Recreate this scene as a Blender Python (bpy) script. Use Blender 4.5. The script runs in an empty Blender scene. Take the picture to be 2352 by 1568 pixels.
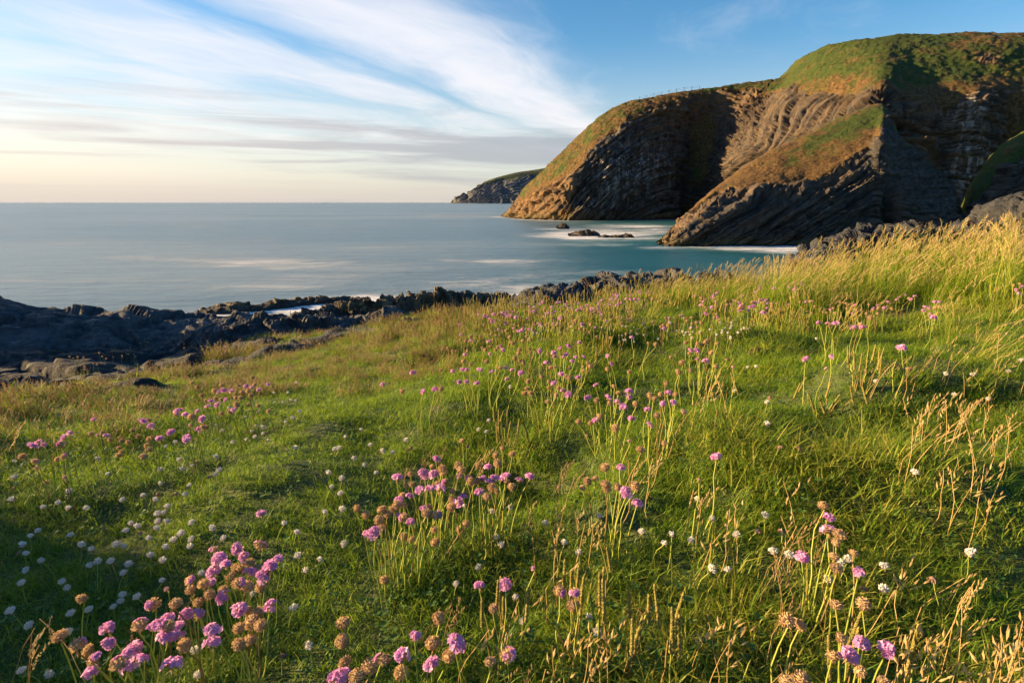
import bpy, math, random
import numpy as np
from mathutils import Vector, Euler

# ------------------------------------------------------------------ camera, sky, sun, exposure
SC = bpy.context.scene
COL = SC.collection
EYE = 7.0                                   # camera height above the sea
PITCH = math.radians(13.70)
FPX = 1306.7                                # focal length in 2352-wide measuring pixels (20 mm on 36 mm)
cam_d = bpy.data.cameras.new('camera'); cam = bpy.data.objects.new('camera', cam_d); COL.objects.link(cam)
cam_d.lens = 20.0; cam_d.sensor_width = 36.0; cam_d.clip_start = 0.02; cam_d.clip_end = 200000
cam.location = (0, 0, EYE); cam.rotation_euler = (math.pi / 2 - PITCH, 0, 0)
SC.camera = cam

SUN_AZ = math.radians(-81)                  # azimuth from +Y, negative = to the left
SUN_EL = math.radians(12.5)
SUN_DIR = Vector((math.sin(SUN_AZ) * math.cos(SUN_EL), math.cos(SUN_AZ) * math.cos(SUN_EL), math.sin(SUN_EL)))
sd = bpy.data.lights.new('sun', 'SUN'); sun = bpy.data.objects.new('sun', sd); COL.objects.link(sun)
sd.energy = 5.0; sd.angle = math.radians(0.6); sd.color = (1.0, 0.68, 0.32)
sun.rotation_euler = SUN_DIR.to_track_quat('Z', 'Y').to_euler()
sun.location = (-40, 20, 60)

vs = SC.view_settings
vs.view_transform = 'Standard'; vs.look = 'None'; vs.gamma = 1.0; vs.exposure = 1.95; vs.use_curve_mapping = False
SC.cycles.use_denoising = True
SC.cycles.use_adaptive_sampling = True; SC.cycles.adaptive_threshold = 0.018; SC.cycles.adaptive_min_samples = 12
SC.cycles.max_bounces = 4; SC.cycles.diffuse_bounces = 2; SC.cycles.transparent_max_bounces = 6
SC.cycles.caustics_reflective = False; SC.cycles.caustics_refractive = False
SC.cycles.sample_clamp_indirect = 6.0

class NT:
    """tiny helper to write node graphs as expressions"""
    def __init__(s, tree): s.t = tree; s.n = tree.nodes; s.l = tree.links
    def node(s, kind, **kw):
        nd = s.n.new(kind)
        for k, v in kw.items(): setattr(nd, k, v)
        return nd
    def put(s, sock, v):
        if hasattr(v, 'is_output') or isinstance(v, bpy.types.NodeSocket): s.l.new(v, sock)
        elif v is not None: sock.default_value = v
    def math(s, op, a, b=None, c=None, clamp=False):
        nd = s.node('ShaderNodeMath', operation=op, use_clamp=clamp)
        s.put(nd.inputs[0], a)
        if b is not None: s.put(nd.inputs[1], b)
        if c is not None: s.put(nd.inputs[2], c)
        return nd.outputs[0]
    def vmath(s, op, a, b=None):
        nd = s.node('ShaderNodeVectorMath', operation=op)
        s.put(nd.inputs[0], a)
        if b is not None: s.put(nd.inputs[1], b)
        return nd.outputs['Value'] if op in ('DOT_PRODUCT', 'LENGTH') else nd.outputs[0]
    def noise(s, vec, scale, detail=3.0, rough=0.55, dist=0.0, dim='3D'):
        nd = s.node('ShaderNodeTexNoise', noise_dimensions=dim)
        if dim == '1D': s.put(nd.inputs['W'], vec)
        else: s.put(nd.inputs['Vector'], vec)
        nd.inputs['Scale'].default_value = scale; nd.inputs['Detail'].default_value = detail
        nd.inputs['Roughness'].default_value = rough; nd.inputs['Distortion'].default_value = dist
        return nd.outputs[0]
    def mix(s, f, a, b):
        nd = s.node('ShaderNodeMix', data_type='RGBA')
        s.put(nd.inputs[0], f); s.put(nd.inputs[6], a if not isinstance(a, tuple) else (*a, 1)[:4]); s.put(nd.inputs[7], b if not isinstance(b, tuple) else (*b, 1)[:4])
        return nd.outputs[2]
    def ramp(s, v, lo, hi, smooth=True):
        nd = s.node('ShaderNodeMapRange', interpolation_type='SMOOTHSTEP' if smooth else 'LINEAR', clamp=True)
        s.put(nd.inputs[0], v); nd.inputs[1].default_value = lo; nd.inputs[2].default_value = hi
        nd.inputs[3].default_value = 0; nd.inputs[4].default_value = 1
        return nd.outputs[0]
    def curve(s, v, pts):
        """piecewise linear value through a colour ramp; pts = [(pos, value)]"""
        nd = s.node('ShaderNodeValToRGB'); cr = nd.color_ramp
        while len(cr.elements) < len(pts): cr.elements.new(0.5)
        for e, (p, w) in zip(cr.elements, pts): e.position = p; e.color = (w, w, w, 1)
        s.put(nd.inputs[0], v)
        return nd.outputs[0]
    def attr(s, name, kind='GEOMETRY'):
        nd = s.node('ShaderNodeAttribute', attribute_name=name, attribute_type=kind)
        return nd.outputs['Fac']
    def comb(s, x, y, z):
        nd = s.node('ShaderNodeCombineXYZ'); s.put(nd.inputs[0], x); s.put(nd.inputs[1], y); s.put(nd.inputs[2], z)
        return nd.outputs[0]
    def sep(s, v):
        nd = s.node('ShaderNodeSeparateXYZ'); s.put(nd.inputs[0], v); return nd.outputs

def build_world():
    w = bpy.data.worlds.new('World'); SC.world = w; w.use_nodes = True
    t = w.node_tree; t.nodes.clear(); N = NT(t)
    out = N.node('ShaderNodeOutputWorld'); bg = N.node('ShaderNodeBackground')
    sky = N.node('ShaderNodeTexSky', sky_type='NISHITA', sun_disc=False)
    sky.sun_elevation = SUN_EL; sky.sun_rotation = SUN_AZ; sky.air_density = 1.0; sky.dust_density = 0.5; sky.ozone_density = 2.5; sky.altitude = 0
    tc = N.node('ShaderNodeTexCoord'); d = tc.outputs['Generated']
    dx, dy, dz = N.sep(d)
    zc = N.math('MAXIMUM', dz, 0.03)
    X = N.math('DIVIDE', dx, zc); Y = N.math('DIVIDE', dy, zc)
    a = math.radians(21.9); ex, ey = math.sin(a), math.cos(a)
    along = N.math('ADD', N.math('MULTIPLY', X, ex), N.math('MULTIPLY', Y, ey))
    c = N.math('ADD', N.math('MULTIPLY', X, -ey), N.math('MULTIPLY', Y, ex))
    # large soft warp so the streaks bend
    p0 = N.comb(N.math('MULTIPLY', along, 0.20), N.math('MULTIPLY', c, 0.45), 3.7)
    warp = N.math('MULTIPLY', N.math('SUBTRACT', N.noise(p0, 1.0, 3.0), 0.5), 2.2)
    cw = N.math('ADD', c, warp)
    # profile across the bands, c in 0..12
    prof = N.curve(N.math('MULTIPLY', cw, 1 / 12.0), [(0.0, 0.05), (0.085, 0.16), (0.142, 0.70), (0.175, 1.12), (0.20, 0.85), (0.235, 0.30), (0.27, 0.72), (0.33, 0.60), (0.40, 0.70), (0.50, 0.52), (0.62, 0.68), (0.80, 0.66), (1.0, 0.62)])
    p1 = N.comb(N.math('MULTIPLY', along, 0.42), N.math('MULTIPLY', cw, 0.85), 0.0)
    n1 = N.noise(p1, 1.0, 5.0, 0.55, 0.8)
    p2 = N.comb(N.math('MULTIPLY', along, 0.9), N.math('MULTIPLY', cw, 2.6), 5.0)
    n2 = N.noise(p2, 1.0, 4.0, 0.6, 1.0)
    m = N.math('ADD', N.math('MULTIPLY', n1, 0.72), N.math('MULTIPLY', n2, 0.28))
    dens = N.math('ADD', N.math('MULTIPLY', prof, 1.0), N.math('MULTIPLY', N.math('SUBTRACT', m, 0.5), 1.7))
    cover = N.ramp(dens, 0.10, 1.20)
    high = N.ramp(dz, 0.035, 0.12)
    cover = N.math('MULTIPLY', cover, high)
    # low grey streak clouds just above the sea
    p3 = N.comb(N.math('MULTIPLY', dx, 2.6), N.math('MULTIPLY', dz, 42.0), 1.3)
    n3 = N.noise(p3, 1.0, 6.0, 0.55, 0.4)
    band = N.curve(dz, [(0.0, 0.45), (0.030, 0.40), (0.058, 0.55), (0.085, 0.85), (0.105, 0.70), (0.15, 0.42), (0.19, 0.1), (1.0, 0.0)])
    azi = N.math('DIVIDE', dx, N.math('MAXIMUM', dy, 0.05))
    bandx = N.curve(N.math('ADD', N.math('MULTIPLY', azi, 0.5), 0.5), [(0.0, 0.80), (0.24, 0.90), (0.36, 0.95), (0.50, 1.05), (0.58, 1.0), (0.75, 0.6), (1.0, 0.4)])
    low = N.math('MULTIPLY', N.ramp(N.math('ADD', n3, N.math('MULTIPLY', N.math('MULTIPLY', band, bandx), 0.42)), 0.66, 0.90), N.math('MINIMUM', N.math('MULTIPLY', N.math('MULTIPLY', band, bandx), 1.5), 0.85))
    # how near the sun
    sdot = N.vmath('DOT_PRODUCT', d, tuple(SUN_DIR))
    near = N.ramp(sdot, 0.10, 1.0)
    lowz = N.math('SUBTRACT', 1.0, N.ramp(dz, 0.0, 0.26))
    warm = N.math('MULTIPLY', lowz, N.math('MULTIPLY_ADD', near, 0.75, 0.35), clamp=True)
    K = 0.68 / 0.10
    ccol = N.mix(warm, (0.66 * K, 0.66 * K, 0.70 * K), (0.84 * K, 0.73 * K, 0.62 * K))
    lcol = N.mix(near, (0.27 * K, 0.285 * K, 0.33 * K), (0.52 * K, 0.44 * K, 0.42 * K))
    hs = N.node('ShaderNodeHueSaturation'); N.put(hs.inputs['Color'], sky.outputs[0]); hs.inputs['Saturation'].default_value = 1.28; hs.inputs['Value'].default_value = 1.0
    clear = hs.outputs[0]
    # milky veil low down
    veil = N.mix(near, (0.56 * K, 0.53 * K, 0.50 * K), (0.70 * K, 0.59 * K, 0.505 * K))
    clear = N.mix(N.math('MULTIPLY', N.math('SUBTRACT', 1.0, N.ramp(dz, -0.02, 0.26)), N.math('MULTIPLY_ADD', near, 0.18, 0.78)), clear, veil)
    clear = N.mix(N.math('MULTIPLY', N.math('SUBTRACT', 1.0, N.ramp(dz, 0.0, 0.05)), 0.55), clear, (0.44 * K, 0.40 * K, 0.37 * K))
    col = N.mix(N.math('MULTIPLY', cover, 0.92), clear, ccol)
    col = N.mix(N.math('MULTIPLY', low, 0.8), col, lcol)
    N.put(bg.inputs[0], col); bg.inputs[1].default_value = 0.0555
    N.l.new(bg.outputs[0], out.inputs[0])
build_world()
SC.world.cycles.sampling_method = 'MANUAL'; SC.world.cycles.sample_map_resolution = 512

# ------------------------------------------------------------------ helpers
def at(px, py, Y):
    """point seen at measuring pixel (px,py) of the 2352x1568 photo, at forward distance Y"""
    X = (px - 1176.0) / FPX; U = -(py - 784.0) / FPX
    y = math.cos(PITCH) + U * math.sin(PITCH); z = U * math.cos(PITCH) - math.sin(PITCH)
    s = Y / y
    return np.array((X * s, Y, EYE + z * s))
def sea_at(px, Y, z=-1.0):
    p = at(px, 465.0, Y); return np.array((p[0], Y, z))
def ray(px, py):
    X = (px - 1176.0) / FPX; U = -(py - 784.0) / FPX
    return np.array((X, math.cos(PITCH) + U * math.sin(PITCH), U * math.cos(PITCH) - math.sin(PITCH)))

def hsh(i, j, k, seed=0):
    h = (i.astype(np.int64) * 374761393 + j.astype(np.int64) * 668265263 + k.astype(np.int64) * 2147483647 + seed * 1274126177) & 0xffffffff
    h = ((h ^ (h >> 13)) * 1274126177) & 0xffffffff
    h = ((h ^ (h >> 16)) * 2246822519) & 0xffffffff
    return ((h ^ (h >> 15)) & 0xffffff) / float(0xffffff)
def vn(p, seed=0):
    f = np.floor(p); r = p - f; r = r * r * (3 - 2 * r); i, j, k = f[:, 0], f[:, 1], f[:, 2]
    o = 0
    for a in (0, 1):
        wa = r[:, 0] if a else 1 - r[:, 0]
        for b in (0, 1):
            wb = r[:, 1] if b else 1 - r[:, 1]
            for c in (0, 1):
                wc = r[:, 2] if c else 1 - r[:, 2]
                o = o + wa * wb * wc * hsh(i + a, j + b, k + c, seed)
    return o * 2 - 1
def fbm(p, octs=4, seed=0, gain=0.5, lac=2.03, ridged=False):
    s = 0; a = 1.0; q = np.array(p, float)
    for o in range(octs):
        n = vn(q, seed + o * 17)
        if ridged: n = 1 - 2 * np.abs(n)
        s = s + a * n; a *= gain; q = q * lac + 13.7
    return s
def blocks(p, seed=0, tilt=0.9):
    """faceted displacement: every Voronoi cell carries its own tilted plane; returns value and edge closeness"""
    f = np.floor(p); best = np.full(len(p), 9.0); sec = np.full(len(p), 9.0); val = np.zeros(len(p))
    for a in (-1, 0, 1):
        for b in (-1, 0, 1):
            for c in (-1, 0, 1):
                g = f + (a, b, c); i, j, k = g[:, 0], g[:, 1], g[:, 2]
                q = g + np.stack([hsh(i, j, k, seed + 1), hsh(i, j, k, seed + 2), hsh(i, j, k, seed + 3)], 1)
                dv = p - q; d = np.sqrt((dv * dv).sum(1))
                v = hsh(i, j, k, seed + 4) * 2 - 1 + tilt * ((hsh(i, j, k, seed + 5) * 2 - 1) * dv[:, 0] + (hsh(i, j, k, seed + 6) * 2 - 1) * dv[:, 1] + (hsh(i, j, k, seed + 7) * 2 - 1) * dv[:, 2])
                m = d < best
                sec = np.where(m, best, np.minimum(sec, d)); val = np.where(m, v, val); best = np.where(m, d, best)
    return val, sec - best
def sstep(x, a, b):
    t = np.clip((x - a) / (b - a), 0, 1); return t * t * (3 - 2 * t)

def mesh_from(name, v, f, mat=None, smooth=False, attrs=None):
    me = bpy.data.meshes.new(name); v = np.asarray(v, np.float32)
    if isinstance(f, np.ndarray):
        n = f.shape[1]; me.vertices.add(len(v)); me.vertices.foreach_set('co', v.ravel())
        me.loops.add(f.size); me.loops.foreach_set('vertex_index', f.astype(np.int32).ravel())
        me.polygons.add(len(f)); me.polygons.foreach_set('loop_start', np.arange(0, f.size, n, dtype=np.int32))
        me.update(calc_edges=True)
    else:
        me.from_pydata([tuple(map(float, q)) for q in v], [], f); me.update()
    if smooth: me.polygons.foreach_set('use_smooth', np.ones(len(me.polygons), bool))
    for k, a in (attrs or {}).items():
        at_ = me.attributes.new(k, 'FLOAT', 'POINT'); at_.data.foreach_set('value', np.asarray(a, np.float32))
    for m in (mat if isinstance(mat, (list, tuple)) else [mat]):
        if m is not None: me.materials.append(m)
    return me
def link(name, data, parent=None, label=None, cat=None, group=None, kind=None, loc=None):
    o = bpy.data.objects.new(name, data); COL.objects.link(o)
    if parent is not None: o.parent = parent
    if label: o['label'] = label
    if cat: o['category'] = cat
    if group: o['group'] = group
    if kind: o['kind'] = kind
    if loc is not None: o.location = loc
    return o

def catmull(P, t):
    """P (n,...) control values, t in [0,n-1]"""
    n = len(P); i = np.clip(np.floor(t).astype(int), 0, n - 2); r = t - i
    sh = (-1,) + (1,) * (P.ndim - 1); r = r.reshape(sh)
    p0 = P[np.clip(i - 1, 0, n - 1)]; p1 = P[i]; p2 = P[i + 1]; p3 = P[np.clip(i + 2, 0, n - 1)]
    m1 = (p2 - p0) * 0.42; m2 = (p3 - p1) * 0.42
    h = r * r * (3 - 2 * r)
    return p1 * (1 - h) + p2 * h + m1 * (r * (1 - r) ** 2) + m2 * (-r * r * (1 - r))
def grid_faces(nu, nv):
    a = np.arange(nu * nv).reshape(nu, nv)
    return np.stack([a[:-1, :-1], a[1:, :-1], a[1:, 1:], a[:-1, 1:]], -1).reshape(-1, 4)
def grid_normals(G):
    du = np.gradient(G, axis=0); dv = np.gradient(G, axis=1)
    n = np.cross(du, dv); return n / np.maximum(np.linalg.norm(n, axis=2, keepdims=True), 1e-9)
def surface(ctrl, nu, nvs):
    """ctrl[u][v] -> grid; nvs = samples per v interval"""
    C = np.array(ctrl, float)
    tu = np.linspace(0, len(C) - 1, nu)
    # spread u samples by arc length of the middle row
    mid = catmull(C[:, C.shape[1] // 2 - 1] + C[:, 0] * 0.5, np.linspace(0, len(C) - 1, 400)); s = np.concatenate([[0], np.cumsum(np.linalg.norm(np.diff(mid, axis=0), axis=1))])
    tu = np.interp(np.linspace(0, s[-1], nu), s, np.linspace(0, len(C) - 1, 400))
    tv = np.concatenate([np.linspace(i, i + 1, n, endpoint=False) for i, n in enumerate(nvs)] + [[len(nvs)]])
    G = catmull(C, tu)                       # nu, nvctrl, 3
    G = np.swapaxes(catmull(np.swapaxes(G, 0, 1), tv), 0, 1)
    return G, tu, tv

def beds(phase, along, seed, t=1.0, joint=1.3):
    """ledges: every bed has its own thickness and stand-out, and joints cut it into blocks"""
    w = phase + 0.35 * t * np.sin(phase / t * 0.9) + 0.2 * t * np.sin(phase / t * 2.3 + 1)
    i = np.floor(w / t); r = w / t - i
    z0 = np.zeros_like(i)
    a0 = hsh(i, z0, z0, seed); a1 = hsh(i + 1, z0, z0, seed)
    lip = sstep(r, 0.72, 1.0)
    base = a0 * (1 - lip) + a1 * lip
    j = np.floor(along / joint + hsh(i, z0 + 3, z0, seed) * 7)
    blk = hsh(i, j, z0 + 1, seed)
    groove = np.exp(-((r - 0.93) / 0.10) ** 2)
    return base, blk, groove

# ------------------------------------------------------------------ materials
def new_mat(name):
    m = bpy.data.materials.new(name); m.use_nodes = True; m.node_tree.nodes.clear()
    N = NT(m.node_tree); out = N.node('ShaderNodeOutputMaterial')
    return m, N, out
def principled(N, out, col, rough=0.8, bump=None, bump_d=0.02, bump_s=1.0, spec=0.3):
    b = N.node('ShaderNodeBsdfPrincipled'); N.put(b.inputs['Base Color'], col if not isinstance(col, tuple) else (*col, 1)[:4]); N.put(b.inputs['Roughness'], rough)
    b.inputs['Specular IOR Level'].default_value = spec
    if bump is not None:
        bn = N.node('ShaderNodeBump'); bn.inputs['Strength'].default_value = bump_s; bn.inputs['Distance'].default_value = bump_d
        N.put(bn.inputs['Height'], bump); N.l.new(bn.outputs[0], b.inputs['Normal'])
    if out is not None: N.l.new(b.outputs[0], out.inputs[0])
    return b

def cliff_material(name, s=1.0, grey=False):
    m, N, out = new_mat(name)
    geo = N.node('ShaderNodeNewGeometry'); P = geo.outputs['Position']; z = N.sep(P)[2]
    ph = N.attr('strata'); gr = N.attr('grass'); gu = N.attr('guano'); ochre = N.attr('ochre')
    big = N.noise(P, 0.09 * s, 4); mid = N.noise(P, 0.5 * s, 5, 0.6); fine = N.noise(P, 2.4 * s, 5, 0.65)
    bed = N.noise(N.comb(N.math('MULTIPLY', ph, 1.0), N.math('MULTIPLY', big, 1.5), 0.0), 1.3 * s, 3, 0.7)
    rock = N.mix(N.ramp(mid, 0.35, 0.68), (0.032, 0.033, 0.037), (0.076, 0.068, 0.061))
    rock = N.mix(N.math('MULTIPLY', N.ramp(bed, 0.42, 0.66), 0.50), rock, (0.100, 0.079, 0.060))
    rock = N.mix(N.math('MULTIPLY', N.ramp(fine, 0.52, 0.75), 0.40), rock, (0.13, 0.11, 0.09))
    rock = N.mix(N.math('MULTIPLY', ochre, N.ramp(mid, 0.25, 0.7)), rock, (0.19, 0.105, 0.042))
    # wet dark tide zone, weedy ochre just above it
    tide = N.math('ADD', z, N.math('MULTIPLY', N.math('SUBTRACT', mid, 0.5), 4.0 / s))
    rock = N.mix(N.math('MULTIPLY', N.math('SUBTRACT', 1.0, N.ramp(tide, 0.6 / s, 3.6 / s)), 0.70), rock, (0.11, 0.082, 0.034))
    rock = N.mix(N.math('MULTIPLY', N.math('SUBTRACT', 1.0, N.ramp(z, 0.1 / s, 0.9 / s)), 0.8), rock, (0.022, 0.022, 0.02))
    # bird-lime streaks run straight down
    st = N.noise(N.comb(N.math('MULTIPLY', N.sep(P)[0], 1.0), N.math('MULTIPLY', N.sep(P)[1], 1.0), N.math('MULTIPLY', z, 0.06)), 0.85 * s, 5, 0.7)
    lime = N.math('MULTIPLY', N.ramp(st, 0.47, 0.60), N.math('MULTIPLY', gu, N.ramp(mid, 0.30, 0.55)), clamp=True)
    rock = N.mix(N.math('MULTIPLY', lime, 0.8), rock, (0.42, 0.41, 0.40))
    g1 = N.noise(P, 0.22 * s, 5, 0.6); g2 = N.noise(P, 1.6 * s, 4, 0.65)
    dry = N.attr('dry')
    grass = N.mix(N.ramp(g2, 0.36, 0.66), (0.020, 0.040, 0.006), (0.050, 0.068, 0.011))
    drym = N.math('ADD', dry, N.math('MULTIPLY', N.math('SUBTRACT', g1, 0.5), 2.2))
    grass = N.mix(N.ramp(drym, 0.25, 0.85), grass, N.mix(N.ramp(g2, 0.4, 0.62), (0.055, 0.032, 0.012), (0.135, 0.080, 0.030)))
    gm = N.ramp(N.math('ADD', gr, N.math('MULTIPLY', N.math('SUBTRACT', fine, 0.5), 1.1)), 0.42, 0.58)
    col = N.mix(gm, rock, grass)
    bmp = N.math('ADD', N.math('MULTIPLY', fine, 0.6), N.math('ADD', N.math('MULTIPLY', bed, 0.9), N.math('MULTIPLY', N.noise(P, 6.0 * s, 4, 0.6), 0.35)))
    if grey: col = N.mix(0.75, col, N.mix(gm, (0.100, 0.110, 0.125), (0.085, 0.095, 0.065)))  # distance haze painted into the colour as a blue-grey mix
    principled(N, out, col, 0.88, bmp, 0.55 / s, 0.8, 0.2)
    return m
# ------------------------------------------------------------------ the sea
def px_of(V):
    d = V - np.array((0, 0, EYE)); c, s = math.cos(PITCH), math.sin(PITCH)
    f = d[:, 1] * c - d[:, 2] * s; u = d[:, 1] * s + d[:, 2] * c
    f = np.maximum(f, 1e-3)
    return 1176 + FPX * d[:, 0] / f, 784 - FPX * u / f
def build_sea():
    def spread(a, b, n, far, m):
        core = np.linspace(a, b, n); g = np.geomspace(1.0, far, m)
        return np.concatenate([a - g[::-1], core, b + g])
    xs = spread(-45, 120, 240, 60000, 26); ys = np.concatenate([[-3000, -400, -60, -10], np.linspace(2, 70, 110), 70 * np.geomspace(1.012, 5, 110), 350 * np.geomspace(1.03, 200, 30)])
    gx, gy = np.meshgrid(xs, ys, indexing='ij')
    V = np.stack([gx.ravel(), gy.ravel(), np.zeros(gx.size)], 1)
    px, py = px_of(V); ok = V[:, 1] > 5
    F = np.zeros(len(V))
    # patches of long-exposure surf: centre px,py, half width, half height, slope, strength
    for (cx, cy, w, h, sl, st) in [
        (690, 712, 150, 16, -0.13, 1.3), (860, 690, 110, 12, -0.12, 0.85), (960, 664, 160, 10, -0.05, 0.45), (1150, 692, 70, 16, -0.05, 0.95),
        (1250, 655, 150, 12, -0.05, 0.6), (1080, 650, 190, 9, -0.03, 0.45), (1390, 538, 125, 14, 0.0, 1.0), (1440, 520, 130, 6, 0.0, 0.75), (1290, 541, 80, 9, 0.0, 0.7),
        (1500, 530, 60, 10, 0, 0.8), (1190, 501, 55, 6, 0.1, 0.6), (1300, 513, 70, 4, 0, 0.45), (1700, 565, 130, 7, 0.02, 0.75), (1800, 570, 110, 13, 0.03, 1.05), (1640, 562, 60, 5, 0, 0.6),
        (1480, 505, 90, 3, 0, 0.6), (1230, 640, 260, 10, 0, 0.42), (1100, 600, 260, 8, 0, 0.30), (700, 610, 420, 14, 0, 0.42), (300, 560, 330, 12, 0, 0.32), (150, 640, 300, 14, 0, 0.36), (500, 520, 300, 7, 0, 0.3), (850, 570, 200, 8, 0, 0.3), (1050, 495, 120, 6, 0, 0.32), (1400, 560, 120, 8, 0, 0.15), (1450, 625, 120, 6, 0, 0.3), (1560, 605, 100, 5, 0, 0.25), (900, 640, 260, 9, 0, 0.3), (600, 660, 260, 8, 0, 0.25)]:
        dx = (px - cx); dy = (py - cy) - sl * dx
        F = np.maximum(F, st * np.exp(-((dx / w) ** 2) ** 1.2 - (dy / h) ** 2) * ok)
    def near_line(pts, w, st):
        P = np.array([p[:2] for p in pts]); d = np.full(len(V), 1e9)
        for a, b in zip(P[:-1], P[1:]):
            ab = b - a; t = np.clip(((V[:, :2] - a) @ ab) / max(ab @ ab, 1e-9), 0, 1); d = np.minimum(d, np.linalg.norm(V[:, :2] - a - t[:, None] * ab, axis=1))
        return st * np.exp(-(d / w) ** 2)
    W = lambda s, dy=0: [sea_at(px_, Y_ + dy) for px_, Y_ in s]
    for pts, w, st in [(W([(1500, 94), (1640, 94.5), (1790, 95.7), (1945, 97), (2050, 98)], -2), 2.6, .8), (W([(1700, 95), (1790, 95.7), (1880, 96)], -4), 5.5, 1.0), (W([(1141, 300), (1212, 254), (1258, 237), (1300, 231)], -3), 6, .7), (W([(1300, 231), (1410, 236), (1530, 246)], -2), 5, .6),
                       (W([(1306, 124), (1378, 124)], 0), 9, .95), (W([(1362, 118), (1456, 118)], 0), 8, 1.0), (W([(1281, 158), (1308, 158)]), 8, .8),
                       ([at(x_, y_, Y_) for x_, y_, Y_ in ((541, 724, 36.2), (629, 715, 37.6), (717, 704, 39.4), (850, 693, 41.5))], 3.4, 1.25), ([at(x_, y_, Y_ + 4) for x_, y_, Y_ in ((713, 722, 34), (878, 696, 35.4), (1021, 690, 37), (1190, 692, 40))], 3.4, 1.0), (W([(1110, 38), (1200, 40), (1260, 42)], -2), 3.0, .9)]:
        F = np.maximum(F, near_line(pts, w, st))
    bay = sstep(px, 1000, 1500) * ok
    m, N, out = new_mat('sea_water')
    geo = N.node('ShaderNodeNewGeometry'); P = geo.outputs['Position']; x, y, z = N.sep(P)
    foam = N.attr('foam'); ba = N.attr('bay')
    q = N.comb(N.math('MULTIPLY', x, 0.06), N.math('MULTIPLY', y, 0.22), 0.0)
    n1 = N.noise(q, 1.0, 6, 0.62, 0.6)
    q2 = N.comb(N.math('MULTIPLY', x, 0.30), N.math('MULTIPLY', y, 0.55), 2.0)
    n2 = N.noise(q2, 1.0, 6, 0.65, 0.8)
    q3 = N.comb(N.math('MULTIPLY', x, 0.006), N.math('MULTIPLY', y, 0.016), 4.0)
    n3 = N.noise(q3, 1.0, 4, 0.6, 0.6)
    nn = N.ramp(N.math('ADD', N.math('MULTIPLY', n1, 0.55), N.math('MULTIPLY', n2, 0.45)), 0.36, 0.64, False)
    n4 = N.noise(N.comb(N.math('MULTIPLY', x, 0.035), N.math('MULTIPLY', y, 0.05), 7.0), 1.0, 5, 0.6, 0.5)
    veil = N.math('MULTIPLY', N.ramp(n4, 0.45, 0.70), 0.34)
    mask = N.ramp(N.math('ADD', N.math('ADD', N.math('MULTIPLY', foam, 0.82), veil), N.math('MULTIPLY', N.math('SUBTRACT', nn, 0.55), N.math('MULTIPLY_ADD', foam, 0.95, 0.20))), 0.10, 1.05)
    deep = N.mix(ba, (0.035, 0.095, 0.135), (0.010, 0.080, 0.105))
    deep = N.mix(N.math('MULTIPLY', N.ramp(n3, 0.38, 0.66), 0.75), deep, N.mix(ba, (0.12, 0.17, 0.19), (0.035, 0.15, 0.16)))
    col = N.mix(N.math('MULTIPLY', mask, 0.92), deep, (0.66, 0.67, 0.70))
    rough = N.math('ADD', 0.30, N.math('MULTIPLY', mask, 0.5))
    b = principled(N, out, col, rough, N.math('ADD', N.math('MULTIPLY', n1, 0.7), N.math('MULTIPLY', n2, 0.35)), 0.7, 0.6, 0.5)
    b.inputs['IOR'].default_value = 1.33
    o = link('sea', mesh_from('sea', V, grid_faces(len(xs), len(ys)), m, True, {'foam': F, 'bay': bay}), kind='structure', label='smooth blue-green sea with streaks of white surf', cat='sea')
    return o
build_sea()

# ------------------------------------------------------------------ headlands
def finish_cliff(name, G, mat, strata, grass, guano, ochre, dry, along, seed, bed_t, bed_amp, lump, rough, label, lump_s=0.05, extra=None):
    rough = 1.0 if rough is None else rough
    nu, nv = G.shape[:2]; V = G.reshape(-1, 3); n = grid_normals(G).reshape(-1, 3)
    rocky = 1 - sstep(grass, 0.35, 0.65)
    facs, _ = blocks(V * (0.42 / bed_t) * np.array((1, 1, 1.3)) + seed, seed + 70, 1.3)
    strata_w = strata + 0.55 * bed_t * fbm(V * 0.35 / bed_t, 3, seed + 60)
    base, blk, groove = beds(strata_w, along, seed, bed_t, bed_t * 1.6)
    b2, k2, g2 = beds(strata * 1.0 + 3.3, along * 1.3 + 5, seed + 9, bed_t * 3.1, bed_t * 5)
    fac, edge = blocks(V * 0.28 + seed, seed)
    d = rocky * (bed_amp * ((base - 0.5) * 1.3 + (blk - 0.5) * 0.9 - groove * 1.0 + (b2 - 0.5) * 1.6 - g2 * 0.9) + bed_amp * rough * (0.42 * fac + 0.50 * facs))
    d = d + lump * fbm(V * lump_s, 4, seed) * (0.45 + 0.55 * rocky)
    d = d + (1 - rocky) * (0.27 * bed_amp * fbm(V * 0.55, 4, seed + 5, .6))
    if extra is not None: d = d + extra
    V = V + n * d[:, None]
    attrs = {'strata': strata, 'grass': grass, 'guano': guano, 'ochre': ochre, 'dry': dry}
    return link(name, mesh_from(name, V, grid_faces(nu, nv), mat, False, attrs), kind='structure', label=label, cat='cliff'), V.reshape(nu, nv, 3)

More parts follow.
